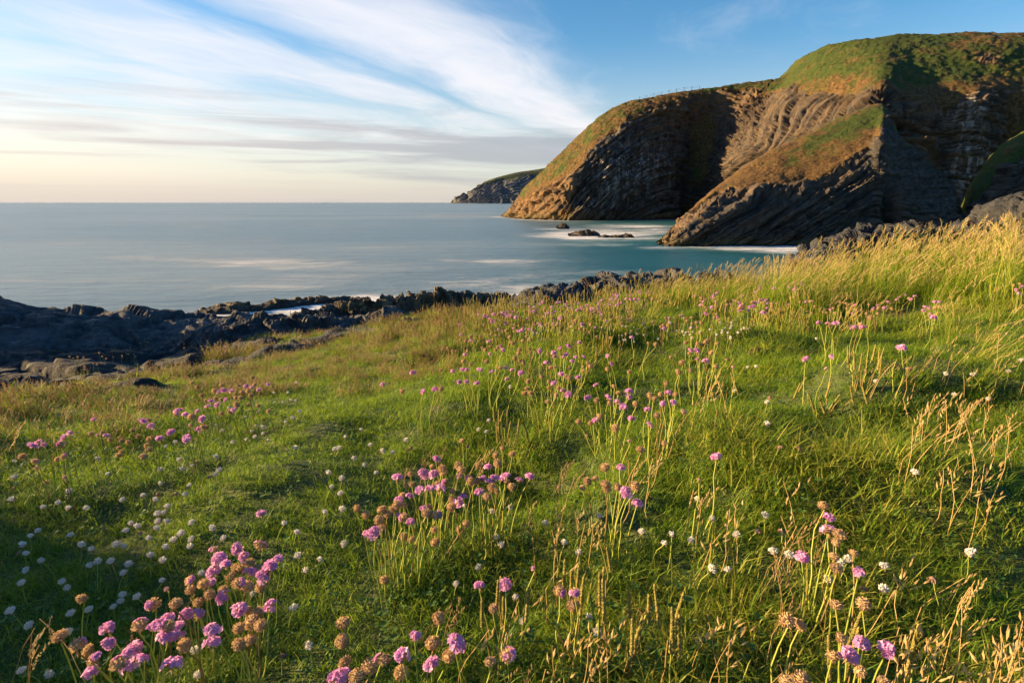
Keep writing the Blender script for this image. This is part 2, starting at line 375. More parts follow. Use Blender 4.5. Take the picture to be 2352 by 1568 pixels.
def build_rear():
    S = sea_at; A = at
    cols = []
    def col(base, mid, brow, crest, back=60, zback=None):
        b = S(*base); m_ = A(*mid); br = A(*brow); cr = A(*crest)
        pre = b * 0.45 + m_ * 0.55; pre[1] = b[1] * 0.6 + m_[1] * 0.4 - 0.5
        bk = cr + np.array((back * 0.25, back, 0.5)); bk2 = cr + np.array((back * 0.8, back * 3.2, -6))
        cols.append([b, pre, m_, br, cr, bk, bk2])
    #    base(px,Y)   mid(px,py,Y)      brow            crest
    col((1141, 300), (1143, 500, 302), (1146, 497, 304), (1150, 494, 306), 12)
    col((1170, 276), (1176, 490, 279), (1183, 470, 283), (1190, 450, 288), 22)
    col((1212, 254), (1216, 478, 257), (1226, 442, 262), (1238, 399, 276), 34)
    col((1258, 237), (1262, 470, 240), (1280, 418, 247), (1290, 350, 272), 44)
    col((1300, 231), (1303, 460, 234), (1322, 392, 241), (1335, 306, 274), 50)
    col((1350, 233), (1352, 440, 236), (1362, 345, 243), (1385, 264, 275))
    col((1410, 236), (1416, 420, 239), (1432, 290, 247), (1440, 237, 276))
    col((1470, 240), (1478, 400, 244), (1496, 262, 254), (1515, 220, 280))
    col((1530, 246), (1546, 390, 252), (1570, 240, 264), (1600, 207, 285))
    col((1585, 252), (1604, 380, 258), (1640, 222, 270), (1680, 196, 292))
    col((1628, 248), (1648, 360, 254), (1720, 214, 267), (1745, 187, 294))
    col((1652, 232), (1688, 345, 238), (1770, 216, 252), (1806, 172, 284))
    col((1700, 216), (1722, 350, 219), (1800, 218, 230), (1842, 133, 268))
    col((1790, 196), (1806, 340, 198), (1860, 214, 206), (1888, 109, 248))
    col((1900, 174), (1910, 330, 176), (1940, 212, 184), (1950, 95, 232))
    col((1996, 156), (2004, 320, 159), (2022, 210, 164), (2020, 90, 222))
    col((2062, 155), (2064, 330, 160), (2076, 218, 168), (2090, 85, 216))
    col((2130, 156), (2134, 330, 162), (2140, 212, 170), (2150, 82, 212))
    col((2215, 158), (2218, 330, 162), (2220, 205, 169), (2235, 79, 208))
    col((2300, 160), (2300, 330, 164), (2305, 195, 170), (2320, 77, 205))
    col((2400, 161), (2385, 320, 165), (2385, 190, 171), (2410, 76, 203))
    col((2560, 161), (2520, 310, 165), (2500, 190, 171), (2530, 75, 200))
    G, tu, tv = surface(cols, 760, [50, 90, 110, 90, 14, 8])
    nu, nv = G.shape[:2]; V = G.reshape(-1, 3); U = np.repeat(tu, nv); T = np.tile(tv, nu)
    x, y, z = V.T; px, py = px_of(V)
    # bedding: arch in the nose, upright folds in the middle, level beds at the right
    fA = z + np.sqrt((0.75 * (x - 62)) ** 2 + 15 ** 2) - 0.25 * (x - 62)
    fB = 0.62 * y + 0.30 * z + 5.5 * np.sin(z * 0.125 + y * 0.02) + 2.0 * np.sin(z * 0.31)
    fC = z + 0.10 * x + 1.5 * np.sin(x * 0.06)
    wB = sstep(U, 10.2, 11.2) * (1 - sstep(U, 14.7, 15.6)); wC = sstep(U, 14.7, 15.6)
    strata = fA * (1 - wB - wC) + fB * wB + fC * wC
    nz = fbm(V * 0.06, 4, 3); 
    grass = sstep(T, 2.78, 3.12)
    grass = np.clip(sstep(T + 0.22 * nz, 2.82, 3.08), 0, 1)
    grass = grass * (1 - 0.9 * (U < 1.2))
    # rock brow shows along the top of the far face between nose and gully
    band = sstep(U, 6.5, 7.2) * (1 - sstep(U, 10.2, 10.8)); grass = np.maximum(grass * (1 - band), band * sstep(T + 0.15 * nz, 3.05, 3.4))
    # green gully and tongues of turf
    gl = np.exp(-((px - (1628 - (py - 250) * 0.16)) / 26) ** 2) * sstep(py, 235, 270) * sstep(U, 7, 8) * (1 - sstep(U, 10.6, 11.2))
    grass = np.maximum(grass, gl * (0.80 + 0.5 * nz))
    tongue = np.exp(-((px - (2352 - (py - 200) * 0.05)) / 36) ** 2) * sstep(py, 150, 220) * (U > 17)
    grass = np.maximum(grass, tongue * (0.75 + 0.5 * nz))
    bald = np.exp(-((px - 2270) / 45) ** 2 - ((py - 130) / 16) ** 2); grass = grass * (1 - 0.75 * bald * sstep(nz, -0.2, 0.4))
    guano = np.exp(-((px - 1450) / 75) ** 2 - ((py - 385) / 75) ** 2) * 1.1 + 1.2 * np.exp(-((px - 2222) / 32) ** 2 - ((py - 365) / 95) ** 2) + 0.5 * np.exp(-((px - 1380) / 60) ** 2 - ((py - 440) / 50) ** 2) + 0.5 * np.exp(-((px - 2210) / 70) ** 2 - ((py - 235) / 35) ** 2)
    ochre = np.clip(sstep(U, 0.5, 1.2) * (1 - sstep(U, 4.0, 4.6)) * 0.9 + wB * 0.28 + wC * 0.45 + band * sstep(T, 2.3, 2.9) * 0.6 + 0.1 * (U < 11), 0, 1)
    dry = 0.30 + 0.55 * (1 - sstep(T, 3.0, 3.35)) + 0.25 * band + 0.35 * sstep(U, 17, 18) * sstep(T, 3.3, 3.8) - 0.25 * gl + 0.3 * sstep(T, 3.8, 4.05) * (U < 11) + 0.28 * (U < 8)
    # sea cave / overhang hollow and buttresses, steps in the nose
    cave = -6 * np.exp(-((px - 2110) / 42) ** 2 - ((py - 292) / 30) ** 2) - 2 * np.exp(-((px - 2160) / 30) ** 2 - ((py - 330) / 26) ** 2)
    rib = 1.6 * np.sin(px * 0.045 + 0.004 * py) * (1 - sstep(T, 2.6, 3.1)) * sstep(U, 4.5, 6)
    gul = -1.5 * gl * (1 - sstep(T, 3.0, 3.4))
    fw = (strata + 0.7 * fbm(V * .12, 3, 66)) / 3.0; fi = np.floor(fw); fr = fw - fi; foldrel = (3.4 * (hsh(fi, 0 * fi, 0 * fi, 5) - .5) * (1 - sstep(fr, .8, 1)) - 2.2 * np.exp(-((fr - .92) / .1) ** 2)) * wB * (1 - sstep(T, 2.75, 3.0))
    nose = 2.2 * np.sin(strata * 0.36) * (1 - sstep(U, 4, 5)) * sstep(U, 0.5, 1.5) * (1 - sstep(T, 2.7, 3.2))
    mat = cliff_material('headland_rock', 0.8)
    return finish_cliff('headland', G, mat, strata, grass, guano, ochre, np.clip(dry, 0, 1.2), x + y, 3, 1.6, 1.25, 1.8, 1 - .75 * wB, 'high dark sea cliff with green turf on top at the back of the bay', 0.05, cave + rib + gul + foldrel + nose)
REAR, REAR_G = build_rear()

def build_front():
    S = sea_at; A = at; cols = []
    def col(base, mid, brow, crest, back=14):
        b = S(*base); m_ = A(*mid); br = A(*brow); cr = A(*crest)
        pre = b * 0.5 + m_ * 0.5
        bk = cr + np.array((3.0, back * 0.55, -0.10 * (cr[2]))); bk2 = np.array((cr[0] + 5, cr[1] + back * 1.6, -1.5))
        cols.append([b, pre, m_, br, cr, bk, bk2])
    col((1500, 94), (1503, 559, 95.5), (1506, 555, 98), (1509, 551, 101), 4)
    col((1535, 94), (1538, 545, 95.5), (1540, 536, 100), (1542, 526, 104), 7)
    col((1580, 94.2), (1585, 520, 96), (1588, 500, 99), (1590, 482, 107), 10)
    col((1640, 94.5), (1645, 490, 97), (1645, 458, 101), (1640, 430, 109), 13)
    col((1705, 95), (1712, 480, 97.5), (1712, 440, 101.5), (1703, 389, 112))
    col((1790, 95.7), (1800, 490, 98.2), (1806, 432, 102), (1792, 340, 115))
    col((1870, 96.4), (1880, 480, 99), (1890, 402, 103), (1893, 293, 118))
    col((1945, 97), (1952, 470, 99.5), (1950, 372, 104), (1962, 262, 120))
    col((2000, 98), (2005, 460, 100), (1996, 345, 105), (2022, 241, 121))
    col((2050, 98), (2045, 450, 100), (2030, 330, 104.5), (2036, 250, 121))
    col((2100, 97), (2092, 460, 100), (2078, 385, 107), (2072, 308, 120))
    col((2150, 99), (2142, 480, 103), (2128, 430, 109), (2120, 358, 118))
    col((2200, 100), (2190, 500, 106), (2180, 470, 111), (2172, 412, 117))
    col((2235, 108), (2222, 512, 111), (2212, 495, 114), (2205, 470, 117), 10)
    col((2260, 116), (2240, 530, 116.5), (2230, 528, 117), (2222, 520, 118), 6)
    G, tu, tv = surface(cols, 620, [60, 100, 90, 110, 16, 10])
    nu, nv = G.shape[:2]; V = G.reshape(-1, 3); U = np.repeat(tu, nv); T = np.tile(tv, nu)
    x, y, z = V.T; px, py = px_of(V)
    xa = 70
    strata = z + np.sqrt((0.40 * (x - xa)) ** 2 + 2.0 ** 2) - 0.17 * (x - xa) + 0.03 * (y - 100)
    wR = sstep(U, 7.6, 8.4)
    strata = strata * (1 - wR) + (z + 0.08 * x + 0.6 * np.sin(x * 0.2)) * wR
    nz = fbm(V * 0.13, 4, 11)
    edge = 3.05 + 0.75 * (1 - sstep(U, 3.0, 4.6)) + 1.0 * sstep(U, 8.6, 9.2)
    grass = sstep(T + 0.28 * nz, edge - 0.13, edge + 0.10)
    spur = np.exp(-((py - (308 + (px - 2072) * 0.95)) / 9) ** 2) * (U > 9.5) * (T < 4.6); grass = np.maximum(grass, spur * (0.8 + 0.4 * nz))
    guano = 0 * x; ochre = np.clip(0.12 * (1 - sstep(U, 1.5, 4)) + 0.35 * sstep(T, 2.5, 3.0) * (1 - sstep(U, 7, 8)) + 0.04, 0, 1)
    dry = 0.72 + 0.5 * (1 - sstep(T, 3.1, 3.5)) - 0.5 * sstep(U, 5.0, 7.0) * sstep(T, 3.2, 3.6) * (1 - 0.7 * sstep(T, 3.8, 4.0)) + 0.25 * (1 - sstep(U, 4.4, 5.2))
    # long ledges that stand out along the bedding, shadowed corner right of the fold
    led = 0.75 * np.sin(strata * 2.1) * sstep(nz, -0.5, 0.3) * (1 - sstep(T, 2.9, 3.2)) * (1 - wR)
    corner = -3.0 * np.exp(-((px - 2052) / 14) ** 2) * sstep(py, 360, 470) - 2.0 * np.exp(-((px - 1905) / 60) ** 2 - ((py - 415) / 18) ** 2)
    crk = -1.6 * np.exp(-((px - 1745 - (py - 540) * -0.9) / 9) ** 2) * sstep(py, 470, 520)
    mat = cliff_material('near_headland_rock', 1.7)
    return finish_cliff('ridge_headland', G, mat, strata, grass, guano, ochre, np.clip(dry, 0, 1.2), x, 21, 0.80, 0.58, 0.8, None, 'folded dark rock ridge with orange-brown turf running down into the bay', 0.10, led + corner + crk)
FRONT, FRONT_G = build_front()

def build_spur():
    A = at; S = sea_at; cols = []
    def col(base, mid, brow, crest, back=16):
        b = S(*base); m_ = A(*mid); br = A(*brow); cr = A(*crest)
        cols.append([b, b * 0.5 + m_ * 0.5, m_, br, cr, cr + np.array((4, back * 0.6, 1.0)), np.array((cr[0] + 10, cr[1] + back * 1.6, -1.5))])
    col((2205, 113), (2208, 500, 114), (2214, 494, 114.5), (2220, 490, 115), 8)
    col((2228, 112), (2230, 488, 113), (2236, 470, 114), (2244, 455, 115), 10)
    col((2265, 111), (2268, 470, 112), (2275, 440, 114), (2284, 412, 116))
    col((2310, 111), (2312, 455, 112), (2320, 405, 114), (2328, 358, 117))
    col((2365, 111), (2365, 440, 112), (2370, 375, 115), (2378, 318, 118))
    col((2440, 111), (2440, 420, 113), (2445, 350, 116), (2450, 270, 119))
    col((2540, 111), (2540, 400, 113), (2545, 330, 116), (2550, 230, 119))
    G, tu, tv = surface(cols, 200, [40, 50, 50, 60, 10, 8])
    nu, nv = G.shape[:2]; V = G.reshape(-1, 3); T = np.tile(tv, nu); x, y, z = V.T; px, py = px_of(V)
    nz = fbm(V * 0.15, 4, 31); strata = z - 0.35 * x + np.sin(x * 0.15)
    grass = sstep(T + 0.9 * nz, 2.9, 3.4) * 0.95
    cave = -6 * np.exp(-((px - 2285) / 34) ** 2 - ((py - 497) / 16) ** 2)
    mat = bpy.data.materials['near_headland_rock']
    return finish_cliff('spur_cliff', G, mat, strata, grass, 0 * x, 0 * x + 0.1, np.clip(0.25 + 0.3 * nz, 0, 1), x, 41, 0.8, 0.7, 2.2, None, 'steep green spur of cliff dropping to a dark sea cave', 0.1, cave)
build_spur()

def build_far():
    A = at; cols = []
    Y0 = 4600.0
    sky_ = [(1036, 466), (1044, 458), (1052, 451), (1068, 446), (1074, 450), (1079, 444), (1092, 432), (1112, 419), (1135, 410), (1160, 403), (1190, 396), (1225, 391), (1270, 384), (1330, 378), (1420, 372), (1520, 370)]
    for i, (px, py) in enumerate(sky_):
        cr = A(px, py, Y0 + 160 + 12 * i); h = cr[2]
        b = np.array((A(px + 2, 465, Y0 - 10 * i)[0], Y0 - 10 * i, -2.0))
        k = min(1.0, i / 5.0)
        cols.append([b, b * 0.55 + cr * 0.45 + np.array((0, -50 * k, 0)), b * 0.22 + cr * 0.78 + np.array((0, -20, 3 * k)), cr, cr + np.array((60, 500, -h * 0.4))])
    G, tu, tv = surface(cols, 320, [30, 40, 24, 8])
    nu, nv = G.shape[:2]; V = G.reshape(-1, 3); T = np.tile(tv, nu); x, y, z = V.T
    nz = fbm(V * 0.012, 4, 51); strata = (z - 0.55 * x + 30 * np.sin(x * 0.012)) * 0.1
    grass = sstep(T + 0.3 * nz, 1.95, 2.3) * sstep(np.repeat(tu, nv), 6.0, 7.5)
    n = grid_normals(G).reshape(-1, 3); fac, _ = blocks(V * 0.018 + 5, 55)
    d = (1 - grass) * (6 * fac + 8 * nz + 5 * np.sin(strata * 3)) * np.minimum(1, z / 30 + 0.2)
    V = V + n * d[:, None]
    mat = cliff_material('far_headland_hazed_rock', 0.045, True)
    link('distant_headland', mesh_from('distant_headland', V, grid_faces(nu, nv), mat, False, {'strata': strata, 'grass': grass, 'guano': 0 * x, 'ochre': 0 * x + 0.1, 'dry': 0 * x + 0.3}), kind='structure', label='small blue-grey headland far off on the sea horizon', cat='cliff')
build_far()

# ------------------------------------------------------------------ fence along the far cliff top
def build_fence():
    wood, N, out = new_mat('weathered_fence_wood'); principled(N, out, (0.10, 0.085, 0.07), 0.9)
    wire, N, out = new_mat('fence_wire'); principled(N, out, (0.12, 0.12, 0.12), 0.5)
    pts = [(1468, 231), (1484, 227), (1502, 223), (1520, 219.5), (1536, 216), (1553, 212.5), (1571, 209.5), (1589, 207.5), (1607, 205)]
    root = link('post_fence', None, label='thin row of fence posts and wire on the far cliff top', cat='fence')
    root.location = (0, 0, 0)
    tops = []
    me = mesh_from('fence_post', [(sx * r, sy * r, zz) for zz, r in ((-1.6, .09), (1.35, .08), (1.45, .04)) for sx, sy in ((-1, -1), (1, -1), (1, 1), (-1, 1))],
                   [(a * 4 + b, a * 4 + (b + 1) % 4, a * 4 + 4 + (b + 1) % 4, a * 4 + 4 + b) for a in (0, 1) for b in range(4)] + [(8, 9, 10, 11)], wood)
    for i, (px, py) in enumerate(pts):
        p = at(px, py - 1.2, 279 + 1.0 * i); o = link('post', me, root); o.location = p; o.rotation_euler = (0.05 * math.sin(i * 3), 0.06 * math.cos(i * 5), 0); tops.append(p + (0, 0, 1.2))
    for h in (0.0, -0.55):
        V = []; F = []
        for i, p in enumerate(tops):
            for sx, sy in ((0, .02), (.02, -.01), (-.02, -.01)): V.append(p + np.array((0, sy, h + sx)))
            if i: F += [((i - 1) * 3 + k, (i - 1) * 3 + (k + 1) % 3, i * 3 + (k + 1) % 3, i * 3 + k) for k in range(3)]
        link('wire', mesh_from('wire', V, F, wire), root)
build_fence()
# ------------------------------------------------------------------ meadow ground (with the rock terrace at its seaward edge)
def rel(x, y, z): return np.array((x, y, EYE + z))
CP = [rel(*p) for p in [(-0.9, 0.45, -.70), (0, .40, -.665), (.65, .40, -.635), (-0.6, -.6, -.70), (.6, -.6, -.62), (-2.2, .4, -.74), (2.2, .3, -.52), (-1.3, 1.3, -.735), (-.3, 1.2, -.675), (.5, 1.2, -.625), (1.05, 1.0, -.585), (1.4, 1.45, -.53), (2.2, 1.6, -.47),
      (-1.1, 2.1, -.84), (0, 2, -.70), (.9, 2.0, -.62), (1.8, 2.2, -.55), (2.9, 3.2, -.60), (-1.0, 3.4, -1.0), (0, 3.2, -.82), (.6, 2.9, -.73), (1.5, 3.0, -.68), (0, 4.2, -.88), (1.2, 4.5, -.82), (2.6, 5, -.74), (4.2, 5, -.62), (5, 3.5, -.52), (6.5, 5.2, -.5), (4.5, 1, -.42), (-3.5, 1.2, -.80)]]
CP += [at(0, 925, 2.6), at(450, 872, 3.7), at(820, 772, 5.0), at(1000, 724, 5.6), at(1160, 720, 5.9), at(600, 802, 5.3), at(400, 842, 4.7), at(200, 862, 4.3), at(0, 892, 3.7), at(300, 812, 6.2), at(0, 822, 6.0), at(700, 772, 6.6), at(-300, 900, 3.8), at(-400, 1000, 2.4)]
CP += [rel(-1.2, 7.5, -2.0), rel(-4, 8, -2.2), rel(-8, 8, -2.4), rel(0, 7.2, -1.45), rel(2, 7.2, -1.35), rel(4.5, 7.5, -1.25), rel(7, 8, -1.2), rel(0, 9.5, -3), rel(4, 9.8, -2.6), rel(-9, 4, -1.6), rel(8, 5, -.6)]
CP = np.array(CP)
def tps(P, Z, Q, lam=0.012):
    def K(a, b):
        d2 = ((a[:, None, :] - b[None]) ** 2).sum(2); return np.where(d2 > 1e-12, d2 * np.log(np.sqrt(d2) + 1e-9), 0)
    n = len(P); A = np.zeros((n + 3, n + 3)); A[:n, :n] = K(P, P) + lam * np.eye(n); A[:n, n] = 1; A[:n, n + 1:] = P; A[n, :n] = 1; A[n + 1:, :n] = P.T
    w = np.linalg.solve(A, np.concatenate([Z, np.zeros(3)]))
    return K(Q, P) @ w[:n] + w[n] + Q @ w[n + 1:]
GX0, GX1, GY0, GY1, GS = -9.0, 8.0, -1.2, 10.2, 0.034
gxs = np.arange(GX0, GX1, GS); gys = np.arange(GY0, GY1, GS)
_gx, _gy = np.meshgrid(gxs, gys, indexing='ij')
def _tps_grid():
    cx = np.arange(GX0, GX1 + .2, 0.17); cy = np.arange(GY0, GY1 + .2, 0.17); a, b = np.meshgrid(cx, cy, indexing='ij')
    z = tps(CP[:, :2], CP[:, 2], np.stack([a.ravel(), b.ravel()], 1)).reshape(a.shape)
    i = np.clip(((_gx - GX0) / .17).astype(int), 0, len(cx) - 2); j = np.clip(((_gy - GY0) / .17).astype(int), 0, len(cy) - 2)
    u = (_gx - GX0) / .17 - i; v = (_gy - GY0) / .17 - j
    return z[i, j] * (1 - u) * (1 - v) + z[i + 1, j] * u * (1 - v) + z[i, j + 1] * (1 - u) * v + z[i + 1, j + 1] * u * v
GZ = _tps_grid()
def gh(x, y):
    x = np.asarray(x, float); y = np.asarray(y, float)
    fi = np.clip((x - GX0) / GS, 0, len(gxs) - 1.001); fj = np.clip((y - GY0) / GS, 0, len(gys) - 1.001); i = fi.astype(int); j = fj.astype(int); u = fi - i; v = fj - j
    return GZ[i, j] * (1 - u) * (1 - v) + GZ[i + 1, j] * u * (1 - v) + GZ[i, j + 1] * (1 - u) * v + GZ[i + 1, j + 1] * u * v
_T = np.geomspace(0.25, 14, 900)
def hit(px, py, h=0.0):
    """first point along the sight line of a photo pixel that is h above the ground"""
    r = ray(px, py); P = r[None] * _T[:, None]; z = P[:, 2] + EYE - gh(P[:, 0], P[:, 1]) - h
    k = np.argmax(z <= 0) if (z <= 0).any() else len(_T) - 1
    if k == 0: t = _T[0]
    else:
        a, b = z[k - 1], z[k]; t = _T[k - 1] + (_T[k] - _T[k - 1]) * (a / (a - b) if a != b else 0)
    p = r * t; return np.array((p[0], p[1], EYE + p[2]))
def shape_ground():
    global GZ
    P2 = np.stack([_gx.ravel(), _gy.ravel(), np.zeros(_gx.size)], 1)
    und = 0.052 * fbm(P2 * 1.7, 3, 71).reshape(_gx.shape) + 0.031 * fbm(P2 * 4.6, 3, 72).reshape(_gx.shape)
    und = und * (0.45 + 0.55 * sstep(_gx, -0.9, 0.5))
    add = np.zeros_like(GZ)
    def bump(px, py, r, a, rx=1.0):
        p = hit(px, py); 
        return a * np.exp(-(((_gx - p[0]) / (r * rx)) ** 2 + ((_gy - p[1]) / r) ** 2))
    for b in [(620, 1120, .14, .022, 1.3), (250, 1230, .22, -.03, 1.6), (300, 1420, .2, -.02, 1.4), (560, 1010, .14, -.02, 2), (980, 1270, .10, .03, 1.3), (860, 1010, .2, -.02, 1.5), (1250, 1010, .08, .035, 1.2), (1300, 1090, .08, -.055, 1.2), (1590, 1010, .12, .04, 1.3), (2040, 1150, .12, .035, 1.3), (1480, 1180, .1, .03, 1.4), (1880, 1040, .13, -.065, 1.0), (1660, 960, .14, .05, 1.6), (1960, 940, .1, .04, 1), (1350, 790, .2, .05, 1.6), (1450, 840, .15, -.03, 2), (1700, 790, .22, .06, 1.4), (2150, 870, .2, .05, 1.2), (1750, 1130, .14, .03, 1.5), (1950, 1250, .14, -.03, 1.4), (2200, 1200, .12, .03, 1.2), (1500, 1080, .12, .02, 1.4)]:
        add += bump(*b)
    # low rise added out of view to the left, to shade the lower-left turf
    add += (0.37 + 0.12 * fbm(P2 * 2.6, 2, 73).reshape(_gx.shape)) * np.exp(-(((_gx + 2.2) / .42) ** 2 + ((_gy - .9) / .7) ** 2))
    GZ = GZ + und + add
shape_ground()
EDGE = np.array([(-900, 1020), (-300, 968), (0, 938), (130, 920), (330, 900), (430, 880), (560, 840), (640, 814), (720, 798), (800, 772), (870, 750), (950, 736), (1010, 722), (1160, 705), (1400, 640), (3000, 400)])
def build_ground():
    global GZ
    V = np.stack([_gx.ravel(), _gy.ravel(), GZ.ravel()], 1); px, py = px_of(V)
    front = (V[:, 1] > 0.3)
    e = np.interp(px, EDGE[:, 0], EDGE[:, 1]); nz = fbm(V * 2.2, 3, 81); nz2 = fbm(V * np.array((1.3, 4.5, 0)), 3, 82)
    over = (e - py + 12 * nz) * front
    rock = sstep(over, -4, 8) * (V[:, 1] > 1.8)
    # ledges of turf between the slabs near the edge, and the grassy knoll further along
    turf = sstep(nz2, 0.10, 0.35) * (1 - sstep(over, 38, 70)) * (px < 900)
    knoll = np.exp(-((px - 1035) / 62) ** 2 - ((py - 733) / 13) ** 2) * (V[:, 1] > 5)
    rock = np.clip(rock * (1 - turf) * (1 - np.minimum(1, knoll * 1.4)), 0, 1)
    fac, ed = blocks(V * np.array((2.2, 3.6, 3.0)) + 3, 83); fac2, ed2 = blocks(V * 5.5 + 9, 84)
    z = V[:, 2] + rock * (0.045 * fac + 0.02 * fac2 - 0.03 * (1 - sstep(ed, 0, 0.12)) + 0.06 * fbm(V * 1.4, 2, 85))
    z = z - np.maximum(0, V[:, 1] - 7.6) ** 1.6 * 0.5
    earth = np.zeros(len(V))
    for (cx, cy, rx, ry, s) in [(340, 945, 70, 9, 1.0), (120, 975, 40, 8, .6), (1290, 772, 50, 14, 1.0), (1310, 1085, 40, 18, .4), (2150, 1215, 70, 20, .3), (1560, 1310, 70, 14, .25), (2060, 720, 60, 14, .6), (10, 1520, 80, 20, .5)]:
        earth = np.maximum(earth, s * np.exp(-((px - cx) / rx) ** 2 - ((py - cy) / ry) ** 2) * front)
    V[:, 2] = z; GZ = z.reshape(_gx.shape)
    m, N, out = new_mat('meadow_soil')
    geo = N.node('ShaderNodeNewGeometry'); P = geo.outputs['Position']
    rk = N.attr('rock'); ea = N.attr('earth')
    n1 = N.noise(P, 9, 5, 0.6); n2 = N.noise(P, 60, 4, 0.65); n3 = N.noise(P, 2.2, 4, 0.6)
    soil = N.mix(n2, (0.030, 0.055, 0.010), (0.085, 0.105, 0.025))
    soil = N.mix(N.ramp(ea, 0.2, 0.8), soil, N.mix(n2, (0.06, 0.038, 0.022), (0.16, 0.105, 0.065)))
    rc = rock_colour(N, P, n1, n2, n3, 0.6)
    col = N.mix(rk, soil, rc)
    principled(N, out, col, 0.85, N.math('ADD', n2, N.math('MULTIPLY', n1, 2.0)), 0.02, 0.8, 0.3)
    link('meadow_ground', mesh_from('meadow_ground', V, grid_faces(len(gxs), len(gys)), m, True, {'rock': rock, 'earth': earth}), kind='structure', label='uneven clifftop turf sloping to dark rock slabs', cat='ground')
    return rock.reshape(_gx.shape), earth.reshape(_gx.shape)
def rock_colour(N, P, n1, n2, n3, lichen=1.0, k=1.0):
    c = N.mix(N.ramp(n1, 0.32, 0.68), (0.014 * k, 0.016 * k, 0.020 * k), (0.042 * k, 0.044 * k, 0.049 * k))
    c = N.mix(N.math('MULTIPLY', N.ramp(n2, 0.5, 0.75), 0.45), c, (0.085, 0.083, 0.082))
    l1 = N.ramp(N.math('ADD', N.noise(P, 1.7, 5, 0.7, 0.5), N.math('MULTIPLY', n2, 0.25)), 0.76, 0.80)
    c = N.mix(N.math('MULTIPLY', l1, 0.85 * lichen), c, N.mix(n2, (0.18, 0.085, 0.015), (0.40, 0.20, 0.03)))
    l2 = N.ramp(N.math('ADD', N.noise(N.vmath('ADD', P, (7, 3, 1)), 3.1, 5, 0.7), N.math('MULTIPLY', n2, 0.25)), 0.78, 0.82)
    return N.mix(N.math('MULTIPLY', l2, 0.7 * lichen), c, (0.36, 0.37, 0.36))
ROCKM, EARTHM = build_ground()

def shore_rock_mat(name, s, lichen, tint=None, k=1.0):
    m, N, out = new_mat(name)
    geo = N.node('ShaderNodeNewGeometry'); P = N.vmath('MULTIPLY', geo.outputs['Position'], (s, s, s)); z = N.sep(geo.outputs['Position'])[2]
    n1 = N.noise(P, 5, 5, 0.6); n2 = N.noise(P, 34, 4, 0.65); n3 = N.noise(P, 1.3, 4, 0.6)
    c = rock_colour(N, P, n1, n2, n3, lichen, k)
    if tint:
        c = N.mix(N.math('MULTIPLY', N.ramp(n3, 0.3, 0.62), 0.9), c, N.mix(N.ramp(n1, 0.35, 0.65), tuple(q * 0.5 for q in tint), tint))
        # brown weed hangs on the lower ledges, the waterline is wet
        weed = N.ramp(N.math('ADD', n1, N.math('MULTIPLY', n3, 0.4)), 0.68, 0.74)
        c = N.mix(N.math('MULTIPLY', weed, 0.9), c, (0.018, 0.012, 0.006))
        c = N.mix(N.math('SUBTRACT', 1.0, N.ramp(z, 0.05, 0.5)), c, (0.03, 0.03, 0.032))
    principled(N, out, c, 0.78, N.math('ADD', N.math('MULTIPLY', n2, 0.5), N.math('MULTIPLY', n1, 1.4)), 0.05 / s, 0.9, 0.35)
    return m
def crag(name, cols, mat, seed, amp, fs, nu, label, cat='rock', thick=1.0, aniso=(1, 1, 1), foot=0.4, saw=None):
    """rock mass: cols = (px, top, bottom, Y[, thickness])"""
    C = []
    n = len(cols)
    for i, c in enumerate(cols):
        px, yt, yb, Y = c[:4]; th = (c[4] if len(c) > 4 else thick)
        e = 1.0 if 0 < i < n - 1 else 0.25
        b = at(px, yb, Y); t = at(px, yt, Y + th * 0.45); h = max(t[2] - b[2], 0.02)
        low = b + np.array((0, 0, -foot))
        sh = b + (t - b) * 0.62 + np.array((0, -0.10 * th * e, 0.06 * h)); tp = t + np.array((0, 0, 0.0))
        bk = t + np.array((0, th * 0.5 * e, -0.10 * h - th * 0.5 * e * 1.15 * (EYE - t[2]) / (Y + th * .45))); bb = np.array((t[0], Y + th * (0.6 + 0.7 * e), low[2] - foot))
        C.append([low, b, sh, tp, bk, bb])
    nvs = [6, 26, 26, 22, 12]
    G, tu, tv = surface(C, nu, nvs)
    V = G.reshape(-1, 3); nr = grid_normals(G).reshape(-1, 3)
    Q = V * np.array(aniso) * fs
    f1, e1 = blocks(Q + seed, seed, 1.1); f2, e2 = blocks(Q * 2.3 + seed * 2, seed + 40, 1.1); f3, e3 = blocks(Q * 5.1 + seed, seed + 60, 1.0)
    d = amp * (0.9 * f1 + 0.45 * f2 + 0.2 * f3 - 0.25 * (1 - sstep(e1, 0, 0.06)) - 0.10 * (1 - sstep(e2, 0, 0.06)) + 0.45 * fbm(Q * 0.7, 3, seed + 3) - 0.35)
    if saw is not None:                       # tilted slabs along the crest
        T = np.tile(tv, nu); u = V[:, 0] * saw[0] + 0.4 * vn(V * saw[0] * 0.7, seed + 8)
        d = d + saw[1] * (1 - (u - np.floor(u)) * 1.0) * sstep(T, 1.2, 2.6) * (1 - sstep(T, 3.6, 4.4)) * (0.5 + hsh(np.floor(u), 0 * u, 0 * u, seed))
    V = V + nr * d[:, None]
    return link(name, mesh_from(name, V, grid_faces(*G.shape[:2]), mat, False), label=label, cat=cat)
SLATE = shore_rock_mat('dark_shore_rock', 1.0, 1.0, None, 1.4)
SLATE_PLAIN = shore_rock_mat('bare_shore_rock', 0.8, 0.45, None, 1.9)
OCHRE = shore_rock_mat('weedy_ledge_rock', 0.28, 0.2, (0.30, 0.21, 0.10))
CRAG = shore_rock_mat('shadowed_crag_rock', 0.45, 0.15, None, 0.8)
SEAROCK = shore_rock_mat('wet_sea_rock', 0.12, 0.1, (0.16, 0.125, 0.08))
